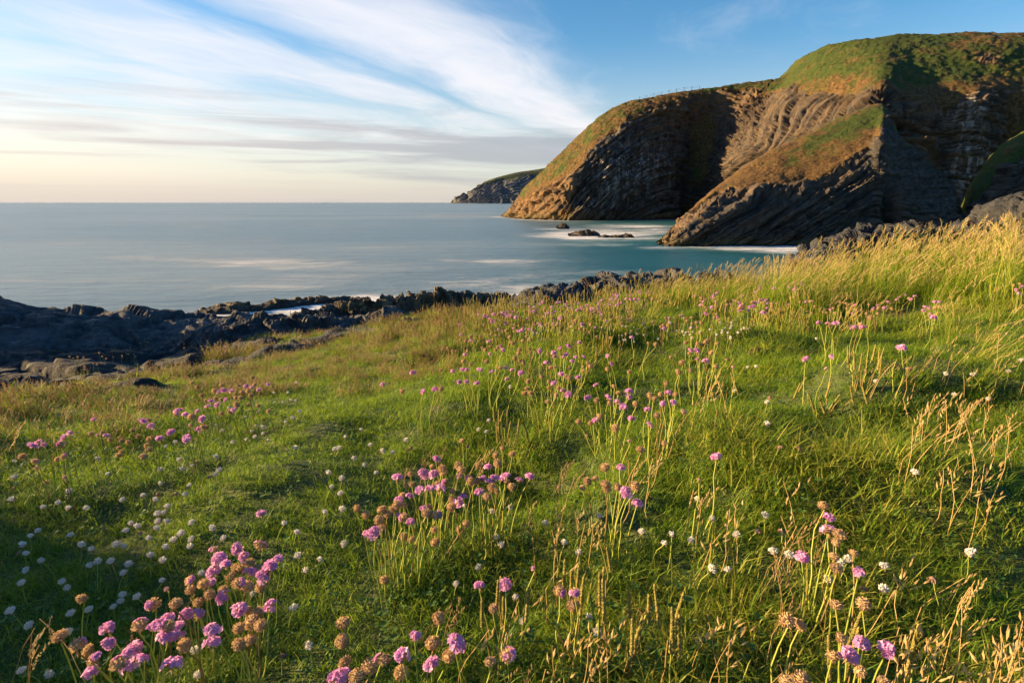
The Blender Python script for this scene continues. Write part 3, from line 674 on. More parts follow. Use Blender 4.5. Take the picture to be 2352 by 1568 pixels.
crag('rock_outcrop', [(-900, 430, 930, 5.2), (-650, 500, 920, 5.4), (-420, 585, 900, 5.6), (-220, 665, 868, 6.0), (-60, 708, 850, 6.2), (40, 710, 846, 6.4), (120, 708, 844, 6.5), (200, 716, 846, 6.6), (275, 714, 838, 6.7), (325, 724, 828, 6.8), (390, 723, 818, 6.9), (460, 726, 808, 7.0), (530, 732, 798, 7.1), (585, 742, 788, 7.2), (640, 760, 778, 7.3)],  # unseen left end raised to throw shade over the terrace
     SLATE_PLAIN, 101, 0.075, 1.7, 420, 'massive smooth dark slate outcrop between the meadow and the sea, far left', thick=2.2, aniso=(0.8, 1, 1.1), foot=0.3)
crag('rock_outcrop', [(360, 800, 850, 5.6), (410, 776, 838, 5.7), (470, 748, 822, 5.8), (540, 733, 812, 6.0), (610, 727, 802, 6.2), (680, 728, 794, 6.3), (745, 730, 788, 6.5), (800, 733, 780, 6.6), (850, 748, 774, 6.8)],
     SLATE, 111, 0.06, 2.6, 300, 'low dark outcrop with orange and white lichen beside the brown grass slope', thick=1.0, foot=0.2)
crag('rock_outcrop', [(770, 744, 780, 7.2), (830, 728, 772, 7.3), (880, 715, 766, 7.4), (920, 717, 760, 7.5), (960, 730, 756, 7.6), (990, 742, 752, 7.7)],
     SLATE_PLAIN, 121, 0.07, 2.2, 200, 'dark rounded rock just behind the brown grass knoll at the meadow edge', thick=1.0, foot=0.3)
crag('rock_outcrop', [(1010, 722, 735, 8.4), (1050, 714, 732, 8.6), (1100, 712, 728, 8.7), (1150, 710, 726, 8.8), (1190, 714, 724, 8.8)],
     SLATE_PLAIN, 131, 0.05, 2.2, 160, 'flat dark rock ledge below the jagged golden ridge', thick=0.9, foot=0.3)
crag('rock_outcrop', [(1178, 712, 725, 7.6), (1205, 690, 722, 7.7), (1232, 674, 718, 7.8), (1265, 668, 714, 7.9), (1300, 672, 708, 8.0), (1330, 664, 704, 8.1), (1362, 646, 700, 8.2), (1392, 637, 696, 8.3), (1422, 639, 690, 8.3), (1440, 650, 686, 8.4), (1475, 642, 680, 8.5), (1523, 631, 672, 8.6), (1552, 624, 668, 8.7), (1575, 634, 664, 8.8), (1600, 650, 660, 8.9)],
     SLATE, 141, 0.09, 1.9, 360, 'knobbly dark outcrop with dried thrift on it at the edge of the pink flower bank', thick=1.4, foot=0.6)
crag('rock_outcrop', [(1610, 640, 655, 9.3), (1632, 627, 652, 9.4), (1660, 628, 650, 9.5), (1685, 640, 650, 9.6)],
     SLATE, 151, 0.05, 2.4, 120, 'small dark rock top showing above the grass beside the knobbly outcrop', thick=0.8, foot=0.6)
crag('sea_ledge', [(600, 736, 770, 33.2), (650, 726, 770, 33.5), (713, 714, 768, 34), (768, 703, 764, 34.5), (841, 692, 758, 35), (878, 689, 752, 35.4), (915, 682, 746, 35.8), (959, 671, 738, 36.2), (988, 673, 730, 36.6), (1021, 668, 724, 37), (1043, 671, 720, 37.4), (1072, 672, 714, 37.8), (1095, 678, 710, 38.2), (1131, 677, 702, 38.8), (1164, 679, 696, 39.4), (1190, 685, 692, 40)],
     OCHRE, 161, 0.28, 0.75, 520, 'jagged ridge of tilted ochre slabs with brown weed lying in the surf', thick=3.2, aniso=(1.2, 0.7, 1.0), foot=0.5, saw=(0.8, 0.22))
crag('sea_ledge', [(440, 716, 726, 36), (480, 706, 726, 36), (541, 697, 724, 36.2), (574, 700, 720, 36.8), (629, 690, 715, 37.6), (666, 690, 710, 38.4), (717, 682, 704, 39.4), (754, 682, 700, 40), (798, 685, 695, 41), (850, 690, 693, 41.5)],
     OCHRE, 171, 0.16, 0.9, 360, 'low dark ledge half drowned in white mist of surf, seaward of the jagged ridge', thick=2.4, aniso=(0.8, 1, 1), foot=0.4)
crag('shore_crag', [(1815, 622, 640, 14.6), (1840, 603, 636, 14.8), (1865, 580, 632, 15), (1888, 571, 630, 15), (1919, 575, 626, 15.2), (1950, 590, 622, 15.4), (1975, 600, 620, 15.6)],
     SLATE, 181, 0.15, 1.1, 200, 'dark boulder topped with yellow lichen at the head of the grass bank', thick=1.6, foot=1.0)
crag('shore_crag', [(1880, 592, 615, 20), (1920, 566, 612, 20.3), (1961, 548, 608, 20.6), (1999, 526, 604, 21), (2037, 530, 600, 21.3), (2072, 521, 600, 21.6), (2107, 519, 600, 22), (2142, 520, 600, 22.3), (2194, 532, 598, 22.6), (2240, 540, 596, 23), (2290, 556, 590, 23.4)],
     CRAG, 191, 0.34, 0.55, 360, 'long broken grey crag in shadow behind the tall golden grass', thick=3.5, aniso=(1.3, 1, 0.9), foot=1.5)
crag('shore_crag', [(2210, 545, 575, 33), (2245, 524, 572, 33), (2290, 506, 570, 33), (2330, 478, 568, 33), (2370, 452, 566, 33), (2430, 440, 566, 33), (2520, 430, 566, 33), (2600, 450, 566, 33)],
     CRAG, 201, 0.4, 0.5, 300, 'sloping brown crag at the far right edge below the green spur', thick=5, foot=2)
crag('sea_rock', [(1306, 539, 541, 124), (1325, 534, 542, 124), (1345, 530, 543, 124), (1362, 532, 543, 124), (1378, 540, 543, 124)],
     SEAROCK, 211, 0.35, 0.35, 110, 'low black rock awash in white surf in the bay', thick=4, foot=1)
crag('sea_rock', [(1362, 548, 550, 118), (1385, 542, 550, 118), (1408, 539, 550, 118), (1428, 536, 549, 118), (1446, 538, 549, 118), (1456, 546, 549, 118)],
     SEAROCK, 221, 0.4, 0.4, 120, 'broken brown rock in the surf nearer than its black neighbour', thick=4, foot=1)
crag('sea_rock', [(1281, 521.5, 524, 158), (1290, 517, 524, 158), (1300, 519, 524, 158), (1308, 522.5, 524, 158)],
     SEAROCK, 231, 0.4, 0.35, 70, 'tiny dark rock farthest out below the lit cliff nose', thick=4, foot=1)
# ------------------------------------------------------------------ plant materials
def leaf_mat(name, green, bright, straw, transl=0.35, use_tint=True):
    m, N, out = new_mat(name)
    h = N.attr('h'); r = N.attr('rnd'); t = N.attr('tint', 'INSTANCER') if use_tint else 0.0
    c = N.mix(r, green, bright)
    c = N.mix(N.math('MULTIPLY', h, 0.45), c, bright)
    dry = N.math('ADD', t, N.math('MULTIPLY', N.math('SUBTRACT', r, 0.62), 0.9))
    c = N.mix(N.ramp(dry, 0.10, 0.95, False), c, straw)
    b = principled(N, None, c, 0.55, spec=0.25)
    tr = N.node('ShaderNodeBsdfTranslucent'); N.put(tr.inputs[0], N.mix(0.5, c, bright))
    mx = N.node('ShaderNodeMixShader'); mx.inputs[0].default_value = transl
    N.l.new(b.outputs[0], mx.inputs[1]); N.l.new(tr.outputs[0], mx.inputs[2]); N.l.new(mx.outputs[0], out.inputs[0])
    return m
def petal_mat(name, a, b2, transl=0.3, rough=0.6):
    m, N, out = new_mat(name)
    r = N.attr('rnd'); oi = N.node('ShaderNodeObjectInfo')
    c = N.mix(r, a, b2)
    c = N.mix(N.math('MULTIPLY', oi.outputs['Random'], 0.35), c, tuple(q * 0.75 for q in a))
    b = principled(N, None, c, rough, spec=0.2)
    tr = N.node('ShaderNodeBsdfTranslucent'); N.put(tr.inputs[0], c)
    mx = N.node('ShaderNodeMixShader'); mx.inputs[0].default_value = transl
    N.l.new(b.outputs[0], mx.inputs[1]); N.l.new(tr.outputs[0], mx.inputs[2]); N.l.new(mx.outputs[0], out.inputs[0])
    return m
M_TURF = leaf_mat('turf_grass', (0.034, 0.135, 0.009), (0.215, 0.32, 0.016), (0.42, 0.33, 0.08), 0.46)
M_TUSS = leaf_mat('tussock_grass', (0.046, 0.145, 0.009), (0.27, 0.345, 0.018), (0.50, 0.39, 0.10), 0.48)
M_STRAW = petal_mat('dry_grass_head', (0.46, 0.31, 0.12), (0.70, 0.53, 0.26), 0.4)
M_BROWN = petal_mat('brown_grass_head', (0.22, 0.14, 0.06), (0.36, 0.25, 0.12), 0.3)
M_PINK = petal_mat('thrift_petal', (0.60, 0.24, 0.54), (0.80, 0.46, 0.74), 0.4)
M_DRIED = petal_mat('dried_thrift', (0.40, 0.26, 0.13), (0.72, 0.53, 0.32), 0.3, 0.8)
M_STEM = petal_mat('flower_stem', (0.25, 0.32, 0.05), (0.42, 0.42, 0.09), 0.25)
M_STEMRED = petal_mat('reddish_stem', (0.20, 0.14, 0.05), (0.30, 0.20, 0.07), 0.2)
M_WHITE = petal_mat('clover_petal', (0.80, 0.80, 0.74), (0.70, 0.58, 0.60), 0.3)
M_FADED = petal_mat('faded_clover', (0.22, 0.12, 0.08), (0.46, 0.30, 0.22), 0.25)
M_SPIKE = petal_mat('plantain_spike', (0.14, 0.125, 0.035), (0.34, 0.27, 0.06), 0.1)
M_LEAF = leaf_mat('broad_leaf', (0.030, 0.10, 0.020), (0.085, 0.17, 0.03), (0.2, 0.2, 0.05), 0.3, False)

rng = np.random.default_rng(7); rnd = random.Random(7)

class MB:
    """collects polygons with a random value per piece and a material slot"""
    def __init__(s): s.v = []; s.f = []; s.h = []; s.r = []; s.m = []
    def add(s, v, f, r=None, h=None, m=0):
        k = len(s.v); s.v += [tuple(map(float, q)) for q in v]; s.f += [tuple(i + k for i in g) for g in f]; s.m += [m] * len(f)
        r = rnd.random() if r is None else r; s.r += [r] * len(v); s.h += (h if h is not None else [0.5] * len(v))
    def mesh(s, name, mats, smooth=False):
        me = mesh_from(name, s.v, s.f, mats, smooth, {'rnd': s.r, 'h': s.h})
        me.polygons.foreach_set('material_index', s.m); return me
def tube(mb, pts, rad, sides=4, r=None, m=0, hs=None):
    pts = np.array(pts, float); n = len(pts); d = np.gradient(pts, axis=0); d /= np.maximum(np.linalg.norm(d, axis=1, keepdims=True), 1e-9)
    ref = np.array((0.3, 1.0, 0.1)); V = []
    for i in range(n):
        a = np.cross(d[i], ref); a /= np.linalg.norm(a); b = np.cross(d[i], a)
        for k in range(sides):
            an = 2 * math.pi * k / sides; V.append(pts[i] + rad[i] * (math.cos(an) * a + math.sin(an) * b))
    F = [(i * sides + k, i * sides + (k + 1) % sides, (i + 1) * sides + (k + 1) % sides, (i + 1) * sides + k) for i in range(n - 1) for k in range(sides)]
    mb.add(V, F, r, hs or [q for i in range(n) for q in [i / (n - 1)] * sides], m)
def blade(mb, base, az, L, w, bend, r, seg=(0, .4, .75, 1.0), m=0, twist=0.0, up=None):
    d = np.array((math.cos(az), math.sin(az), 0.0)); s = np.array((-math.sin(az + twist), math.cos(az + twist), 0.0)); V = []; h = []
    for t in seg:
        p = np.array(base) + d * (bend * L * t * t * 0.9 + 0.12 * L * t) + np.array((0, 0, L * (t - 0.42 * min(bend, 1.6) * t * t)))
        ww = w * (1 - t ** 1.6) * 0.5
        if t < 1: V += [p - s * ww, p + s * ww]; h += [t, t]
        else: V.append(p); h.append(1.0)
    n = len(seg) - 1
    F = [(2 * i, 2 * i + 1, 2 * i + 3, 2 * i + 2) for i in range(n - 1)] + [(2 * n - 2, 2 * n - 1, 2 * n)]
    mb.add(V, F, r, h, m)
def spikelet(mb, p, d, L, w, r=None, m=0):
    d = np.array(d, float); d /= np.linalg.norm(d); a = np.cross(d, (0.2, 0.9, 0.3)); a /= np.linalg.norm(a); b = np.cross(d, a)
    p = np.array(p); V = [p, p + d * L * .45 + a * w, p + d * L * .4 + b * w * .8, p + d * L * .45 - a * w, p + d * L]
    mb.add(V, [(0, 1, 2), (0, 2, 3), (1, 4, 2), (2, 4, 3)], r, [0, .5, .5, .5, 1], m)

# ------------------------------------------------------------------ source pieces for the sward (instanced as stuff)
def collection_of(name, meshes):
    c = bpy.data.collections.new(name)
    for i, me in enumerate(meshes):
        o = bpy.data.objects.new('%s_source_%02d' % (name, i), me); c.objects.link(o)
    return c
def turf_clump(seed, n=64, R=0.05, h0=.022, h1=.055, w=.0017, bmax=1.3, mat=M_TURF, lean=0.0):
    rnd.seed(seed); mb = MB()
    for i in range(n):
        a = rnd.random() * 6.283; q = R * math.sqrt(rnd.random()); L = h0 + (h1 - h0) * rnd.random() ** 1.4
        az = rnd.gauss(0.0, 1.1) if rnd.random() < lean else rnd.random() * 6.283
        blade(mb, (q * math.cos(a), q * math.sin(a), -.004), az, L, w * (0.7 + 0.7 * rnd.random()), 0.25 + rnd.random() * bmax, rnd.random(), twist=rnd.gauss(0, .6))
    return mb.mesh('turf_clump', mat)
def seeded_clump(seed, n=26, R=0.055):
    """short brown-flowered sward of the seaward slope"""
    rnd.seed(seed); mb = MB()
    for i in range(34): 
        a = rnd.random() * 6.283; q = R * math.sqrt(rnd.random())
        blade(mb, (q * math.cos(a), q * math.sin(a), -.004), rnd.random() * 6.283, .03 + .04 * rnd.random(), .0017, .3 + rnd.random(), rnd.random())
    for i in range(n):
        a = rnd.random() * 6.283; q = R * math.sqrt(rnd.random()); L = .022 + .028 * rnd.random(); b = np.array((q * math.cos(a), q * math.sin(a), 0)); t = b + np.array((rnd.gauss(.012, .012), rnd.gauss(0, .01), L))
        tube(mb, [b, (b + t) / 2 + (0.002, 0, .002), t], [.0006, .0005, .0004], 3, rnd.random(), 1)
        for k in range(5): spikelet(mb, t + np.array((0, 0, -.004 * k)), (rnd.gauss(.3, .5), rnd.gauss(0, .5), 1), .006, .0011, rnd.random(), 1)
    return mb.mesh('seeded_clump', [M_TURF, M_BROWN])
def panicle(mb, base, tip, lean, L, n, sl, sw, m, open_=0.5):
    """seed head at the top of a stalk that runs from base to tip"""
    base = np.array(base); tip = np.array(tip); d = tip - base; d /= np.linalg.norm(d)
    for k in range(n):
        t = k / max(1, n - 1); p = tip - d * L * (1 - t) + np.array(lean) * L * t * t
        o = np.array((rnd.gauss(0, 1), rnd.gauss(0, 1), 0)) * open_ * (1 - .6 * t)
        spikelet(mb, p + o * sl * .35, d + o * .8 + np.array(lean) * .6, sl * (0.7 + .6 * rnd.random()), sw, rnd.random(), m)
def tall_clump(seed, stalks=9, leaves=26, H=.34, R=.06):
    rnd.seed(seed); mb = MB()
    for i in range(leaves):
        a = rnd.random() * 6.283; q = R * math.sqrt(rnd.random())
        blade(mb, (q * math.cos(a), q * math.sin(a), 0), rnd.gauss(0.1, 1.3), H * (.35 + .5 * rnd.random()), .0034, .25 + .7 * rnd.random(), rnd.random() * .8, (0, .35, .65, .85, 1))
    for i in range(stalks):
        a = rnd.random() * 6.283; q = R * math.sqrt(rnd.random()); b = np.array((q * math.cos(a), q * math.sin(a), 0)); h = H * (.55 + .6 * rnd.random())
        t = b + np.array((rnd.gauss(.04, .05), rnd.gauss(0, .04), h)); mid = b + (t - b) * .55 - np.array((.012, 0, 0))
        tube(mb, [b, mid, t], [.0011, .0009, .0006], 3, .3 + .7 * rnd.random(), 0)
        panicle(mb, mid, t, (rnd.gauss(.45, .2), rnd.gauss(0, .15), .05), .055, 15, .011, .0019, 1, .45)
    return mb.mesh('tall_clump', [M_TUSS, M_STRAW])
def clover_leaf_clump(seed):
    rnd.seed(seed); mb = MB()
    for i in range(9):
        a = rnd.random() * 6.283; q = .05 * math.sqrt(rnd.random()); c = np.array((q * math.cos(a), q * math.sin(a), .02 + .018 * rnd.random())); r = .0036 + .002 * rnd.random()
        for k in range(3):
            an = a + k * 2.094; e = np.array((math.cos(an), math.sin(an), .25)); s = np.array((-math.sin(an), math.cos(an), 0))
            mb.add([c, c + e * r * .6 + s * r * .62, c + e * r * 1.3 + s * r * .4, c + e * r * 1.25, c + e * r * 1.3 - s * r * .4, c + e * r * .6 - s * r * .62], [(0, 1, 2, 3), (0, 3, 4, 5)], rnd.random())
    return mb.mesh('clover_leaves', M_LEAF)
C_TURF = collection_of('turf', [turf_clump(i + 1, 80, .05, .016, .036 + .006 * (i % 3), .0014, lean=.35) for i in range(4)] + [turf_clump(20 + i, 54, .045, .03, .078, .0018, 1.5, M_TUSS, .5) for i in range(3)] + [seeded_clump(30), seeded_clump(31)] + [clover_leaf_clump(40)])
def spike_clump(seed):
    rnd.seed(seed); mb = MB()
    for i in range(9):
        a = rnd.random() * 6.283; q = .07 * math.sqrt(rnd.random()); b = np.array((q * math.cos(a), q * math.sin(a), 0)); t = b + np.array((rnd.gauss(.012, .02), rnd.gauss(0, .02), .10 + .08 * rnd.random()))
        m = b + (t - b) * .6 + np.array((-.006, 0, 0)); tube(mb, [b, m, t], [.0011, .0010, .0008], 3, .3 + .7 * rnd.random(), 0)
        d = (t - m) / np.linalg.norm(t - m)
        tube(mb, [t - d * .05, t - d * .045, t - d * .02, t], [.0009, .0022, .0021, .0006], 5, rnd.random(), 1)
    return mb.mesh('spike_clump', [M_TUSS, M_SPIKE])
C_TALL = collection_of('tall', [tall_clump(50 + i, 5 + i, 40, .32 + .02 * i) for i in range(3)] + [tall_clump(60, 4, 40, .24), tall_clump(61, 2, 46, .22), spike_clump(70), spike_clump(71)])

def scatter(name, P, rot, scl, idx, tint, coll, label, cat):
    me = bpy.data.meshes.new(name); me.vertices.add(len(P)); me.vertices.foreach_set('co', np.asarray(P, np.float32).ravel())
    a = me.attributes.new('rot', 'FLOAT_VECTOR', 'POINT'); a.data.foreach_set('vector', np.asarray(rot, np.float32).ravel())
    a = me.attributes.new('scl', 'FLOAT_VECTOR', 'POINT'); a.data.foreach_set('vector', np.asarray(scl, np.float32).ravel())
    a = me.attributes.new('idx', 'INT', 'POINT'); a.data.foreach_set('value', np.asarray(idx, np.int32))
    a = me.attributes.new('tint', 'FLOAT', 'POINT'); a.data.foreach_set('value', np.asarray(tint, np.float32))
    o = link(name, me, kind='stuff', label=label, cat=cat)
    ng = bpy.data.node_groups.new(name + '_nodes', 'GeometryNodeTree')
    ng.interface.new_socket('Geometry', in_out='INPUT', socket_type='NodeSocketGeometry'); ng.interface.new_socket('Geometry', in_out='OUTPUT', socket_type='NodeSocketGeometry')
    n = ng.nodes; l = ng.links
    gi = n.new('NodeGroupInput'); go = n.new('NodeGroupOutput'); ci = n.new('GeometryNodeCollectionInfo'); ci.inputs[0].default_value = coll; ci.inputs[1].default_value = True; ci.inputs[2].default_value = True
    ip = n.new('GeometryNodeInstanceOnPoints'); ip.inputs['Pick Instance'].default_value = True
    def na(nm, ty):
        q = n.new('GeometryNodeInputNamedAttribute'); q.data_type = ty; q.inputs[0].default_value = nm; return q.outputs[0]
    l.new(gi.outputs[0], ip.inputs['Points']); l.new(ci.outputs[0], ip.inputs['Instance'])
    l.new(na('idx', 'INT'), ip.inputs['Instance Index']); l.new(na('rot', 'FLOAT_VECTOR'), ip.inputs['Rotation']); l.new(na('scl', 'FLOAT_VECTOR'), ip.inputs['Scale'])
    l.new(ip.outputs[0], go.inputs[0])
    md = o.modifiers.new('scatter', 'NODES'); md.node_group = ng
    return o
def sample_field(M, x, y):
    i = np.clip(((x - GX0) / GS).astype(int), 0, len(gxs) - 1); j = np.clip(((y - GY0) / GS).astype(int), 0, len(gys) - 1); return M[i, j]
def field_points(bands, seed):
    r = np.random.default_rng(seed); out = []
    for (y0, y1, dens) in bands:
        w = 1.05 * y1 + 0.45; n = int(dens * (y1 - y0) * 2 * w); x = r.uniform(-w, w, n); y = r.uniform(y0, y1, n)
        k = np.abs(x) < 1.05 * y + 0.45; out.append(np.stack([x[k], y[k]], 1))
    return np.concatenate(out)
def build_sward():
    P = field_points([(-.1, .8, 1000), (.8, 1.4, 940), (1.4, 2.2, 720), (2.2, 3.4, 470), (3.4, 5.0, 230), (5.0, 6.6, 150)], 5)
    rim = np.random.default_rng(6).uniform((-2.95, .1), (-1.35, 1.9), (620, 2)); rim = rim[rim[:, 0] < -1.05 * rim[:, 1] - .45]; n_rim = len(rim); P = np.concatenate([P, rim])  # unseen tussocks added on the rise to break up its shadow edge
    x, y = P.T; z = gh(x, y); V = np.stack([x, y, z], 1); px, py = px_of(V); r = np.random.default_rng(9); n = len(V)
    rk = sample_field(ROCKM, x, y); ea = sample_field(EARTHM, x, y)
    keep = (rk < 0.35 + .2 * (r.random(n) - .5)) & (r.random(n) > ea * 0.9) & (z > EYE - 1.75)
    is_rim = (np.arange(n) >= n - n_rim)[keep]
    V = V[keep]; px = px[keep]; py = py[keep]; x, y, z = V.T; n = len(V); ea = ea[keep]
    n1 = fbm(V * np.array((1.6, 1.6, 0)), 3, 91); n2 = fbm(V * np.array((4, 4, 0)), 2, 92)
    lng = np.clip(0.20 + 0.50 * n1 + 0.25 * n2, 0, 1)
    slope = sstep(n2 * 40 + (np.interp(px, [-400, 0, 420, 700, 1000, 1120, 1200], [1010, 1000, 930, 900, 860, 760, 690]) - py), -25, 25) * (px < 1180)
    shade = (1 - sstep(px, 850, 1150)) * sstep(py, 930, 1000)
    hump = np.exp(-((px - 610) / 150) ** 2 - ((py - 1125) / 75) ** 2)
    for (cx, cy, rx, ry, a) in [(1240, 1000, 110, 75, .8), (1400, 770, 160, 40, .8), (1720, 830, 170, 70, .6), (2270, 1200, 100, 110, .6), (1650, 1440, 240, 80, .3), (1000, 1350, 160, 110, .45), (820, 1300, 130, 60, .5), (1950, 1480, 150, 60, .6), (1400, 880, 220, 60, .4)]:
        lng = np.maximum(lng, a * np.exp(-((px - cx) / rx) ** 2 - ((py - cy) / ry) ** 2) + .25 * n2)
    lng = lng * (1 - .3 * shade)
    idx = r.integers(0, 4, n); pl = r.random(n)
    idx = np.where(pl < np.clip(lng - .48, 0, .4), 4 + r.integers(0, 3, n), idx)
    idx = np.where((r.random(n) < slope * .26), 7 + r.integers(0, 2, n), idx)
    idx = np.where((r.random(n) < .05 + .06 * shade) & (slope < .5), 9, idx)
    s = (0.80 + 0.55 * r.random(n)) * (0.75 + 0.6 * lng) * np.interp(y, [.5, 2, 4, 6], [.88, 1.05, 1.35, 1.6])
    idx = np.where(is_rim, 4 + r.integers(0, 3, n), idx); s = np.where(is_rim, 1.1 + .9 * r.random(n), s)
    sc = np.stack([s * 1.05, s * 1.05, s * (0.8 + .5 * r.random(n))], 1)
    rot = np.stack([r.normal(0, .12, n), r.normal(.06, .12, n), r.uniform(0, 6.283, n) * (r.random(n) < .6)], 1)
    tint = np.clip(0.06 + 0.22 * n1 + .22 * n2 + .16 * slope + 0.16 * sstep(px, 1700, 2300) + .35 * ea + .25 * hump * (n2 > 0) - .18 * shade, 0, .9)
    scatter('meadow_grass', V + np.array((0, 0, -.002)), rot, sc, idx, tint, C_TURF, 'short green and brownish meadow grass over the clifftop', 'grass')
    print('turf clumps', n)
    # tufts of turf on the rock terrace
def build_tall():
    r = np.random.default_rng(15); pts = []; tint = []; idx = []; scl = []
    poly = [(1440, 700), (1560, 690), (1700, 690), (1850, 690), (2000, 690), (2150, 690), (2352, 690), (2600, 700)]
    Q = field_points([(2.6, 3.6, 60), (3.6, 4.6, 85), (4.6, 5.6, 75), (5.6, 6.4, 55)], 17); x, y = Q.T; z = gh(x, y); V = np.stack([x, y, z], 1); px, py = px_of(V); n = len(V)
    nz = fbm(V * np.array((1.5, 1.5, 0)), 3, 95)
    # the bank: between its seaward brow and a lower limit that dips to the right
    lowlim = np.interp(px, [1300, 1450, 1600, 1750, 1900, 2100, 2200, 2352, 2700], [650, 690, 712, 738, 735, 712, 705, 700, 760])
    k = (px > 1380 + 60 * nz) & (py < lowlim + 16 * nz) & (r.random(n) < np.interp(px, [1380, 1560, 1800], [.35, .8, 1.0]))
    # gap: shaded dark green hollow right of the bank keeps leaves but few stalks
    V = V[k]; px = px[k]; py = py[k]; n = len(V); y = V[:, 1]
    id_ = r.integers(0, 3, n); hollow = np.exp(-((px - 2130) / 130) ** 2 - ((py - 690) / 30) ** 2); id_ = np.where(r.random(n) < .22 + .6 * hollow, 3 + r.integers(0, 2, n), id_)
    hgt = np.interp(px, [1380, 1550, 1750, 1950, 2150, 2400], [.42, .58, .74, .92, 1.08, 1.12]) * (0.8 + .4 * r.random(n)) * (1 - .25 * sstep(py, 690, 730))
    s = np.stack([hgt * 1.1, hgt * 1.1, hgt], 1)
    rot = np.stack([r.normal(0, .08, n), r.normal(.03, .09, n), r.normal(0, .7, n)], 1)
    scatter('tall_grass', V, rot, s, id_, np.clip(.13 + .13 * r.normal(size=n) + .14 * nz[k], 0, .65), C_TALL, 'bank of tall golden seeding grass at the seaward brow of the meadow', 'grass')
    # thinner seeding stalks through the bright turf further right and in the flower bank
    Q = field_points([(.9, 1.6, 22), (1.6, 2.6, 26), (2.6, 3.6, 26), (3.6, 5.2, 22)], 19); x, y = Q.T; V = np.stack([x, y, gh(x, y)], 1); px, py = px_of(V); n = len(V)
    dens = np.exp(-((px - 2250) / 230) ** 2 - ((py - 800) / 110) ** 2) + .8 * np.exp(-((px - 2000) / 190) ** 2 - ((py - 740) / 40) ** 2) + .8 * np.exp(-((px - 1500) / 260) ** 2 - ((py - 705) / 30) ** 2) + .8 * np.exp(-((px - 1250) / 190) ** 2 - ((py - 790) / 60) ** 2) + .35 * np.exp(-((px - 2150) / 160) ** 2 - ((py - 1000) / 110) ** 2)
    k = r.random(n) < dens * .7; V = V[k]; n = len(V); px = px[k]
    s = (.36 + .26 * r.random(n)); rot = np.stack([r.normal(0, .15, n), r.normal(.08, .17, n), r.normal(0, 1.2, n)], 1)
    scatter('seeding_grass', V, rot, np.stack([s, s, s], 1), r.integers(0, 3, n), np.clip(.3 + .2 * r.normal(size=n), 0, .9), C_TALL, 'thin straw-coloured seeding grass scattered through the bright turf', 'grass')
def build_spikes():
    r = np.random.default_rng(25); Q = field_points([(1.6, 2.6, 40), (2.6, 3.6, 60), (3.6, 5.6, 60)], 23); x, y = Q.T; V = np.stack([x, y, gh(x, y)], 1); px, py = px_of(V); n = len(V)
    dens = np.exp(-((px - 1260) / 190) ** 2 - ((py - 765) / 38) ** 2) + np.exp(-((px - 1540) / 190) ** 2 - ((py - 712) / 22) ** 2) + .6 * np.exp(-((px - 1230) / 160) ** 2 - ((py - 835) / 40) ** 2) + .5 * np.exp(-((px - 1850) / 160) ** 2 - ((py - 770) / 25) ** 2)
    V = V[r.random(n) < dens]; n = len(V); s = .75 + .5 * r.random(n); rot = np.stack([r.normal(0, .1, n), r.normal(.04, .1, n), r.uniform(0, 6.28, n)], 1)
    scatter('plantain_spikes', V, rot, np.stack([s, s, s], 1), 5 + r.integers(0, 2, n), np.clip(.25 + .2 * r.normal(size=n), 0, .8), C_TALL, 'thin golden plantain spikes massed along the flowery brow', 'plantain')
build_sward(); build_tall(); build_spikes()
# ------------------------------------------------------------------ flower heads (shared meshes)
def dome_dirs(n, zmin, seed):
    r = random.Random(seed); out = []
    for i in range(n):
        z = 1 - (1 - zmin) * (i + .5) / n; a = i * 2.39996 + r.random() * .4; s = math.sqrt(max(0, 1 - z * z)); out.append(np.array((s * math.cos(a), s * math.sin(a), z)))
    return out
def frame(d):
    d = d / np.linalg.norm(d); a = np.cross(d, (.31, .22, .93)); a /= max(np.linalg.norm(a), 1e-6); return d, a, np.cross(d, a)
def core(mb, rx, rz, m, r=None, z0=0.0):
    V = [(0, 0, z0 - rz)]; n = 7
    for zz, k in ((-.6, .8), (.1, 1.0), (.7, .7)):
        V += [(rx * k * math.cos(2 * math.pi * q / n), rx * k * math.sin(2 * math.pi * q / n), z0 + rz * zz) for q in range(n)]
    V.append((0, 0, z0 + rz)); F = [(0, 1 + (q + 1) % n, 1 + q) for q in range(n)]
    for l in (0, 1): F += [(1 + l * n + q, 1 + l * n + (q + 1) % n, 1 + (l + 1) * n + (q + 1) % n, 1 + (l + 1) * n + q) for q in range(n)]
    F += [(1 + 2 * n + q, 1 + 2 * n + (q + 1) % n, 1 + 3 * n) for q in range(n)]
    mb.add(V, F, r, None, m)
def floret(mb, p, d, R, m):
    d, a, b = frame(d); o = rnd.random() * 6.28; rr = rnd.random()
    for k in range(5):
        an = o + k * 1.2566; e = math.cos(an) * a + math.sin(an) * b; s = -math.sin(an) * a + math.cos(an) * b
        mb.add([p, p + e * R * .72 + s * R * .40 + d * R * .35, p + e * R * 1.05 + d * R * (.22 + .2 * rnd.random()), p + e * R * .72 - s * R * .40 + d * R * .35], [(0, 1, 2, 3)], min(1, max(0, rr + rnd.gauss(0, .2))), None, m)
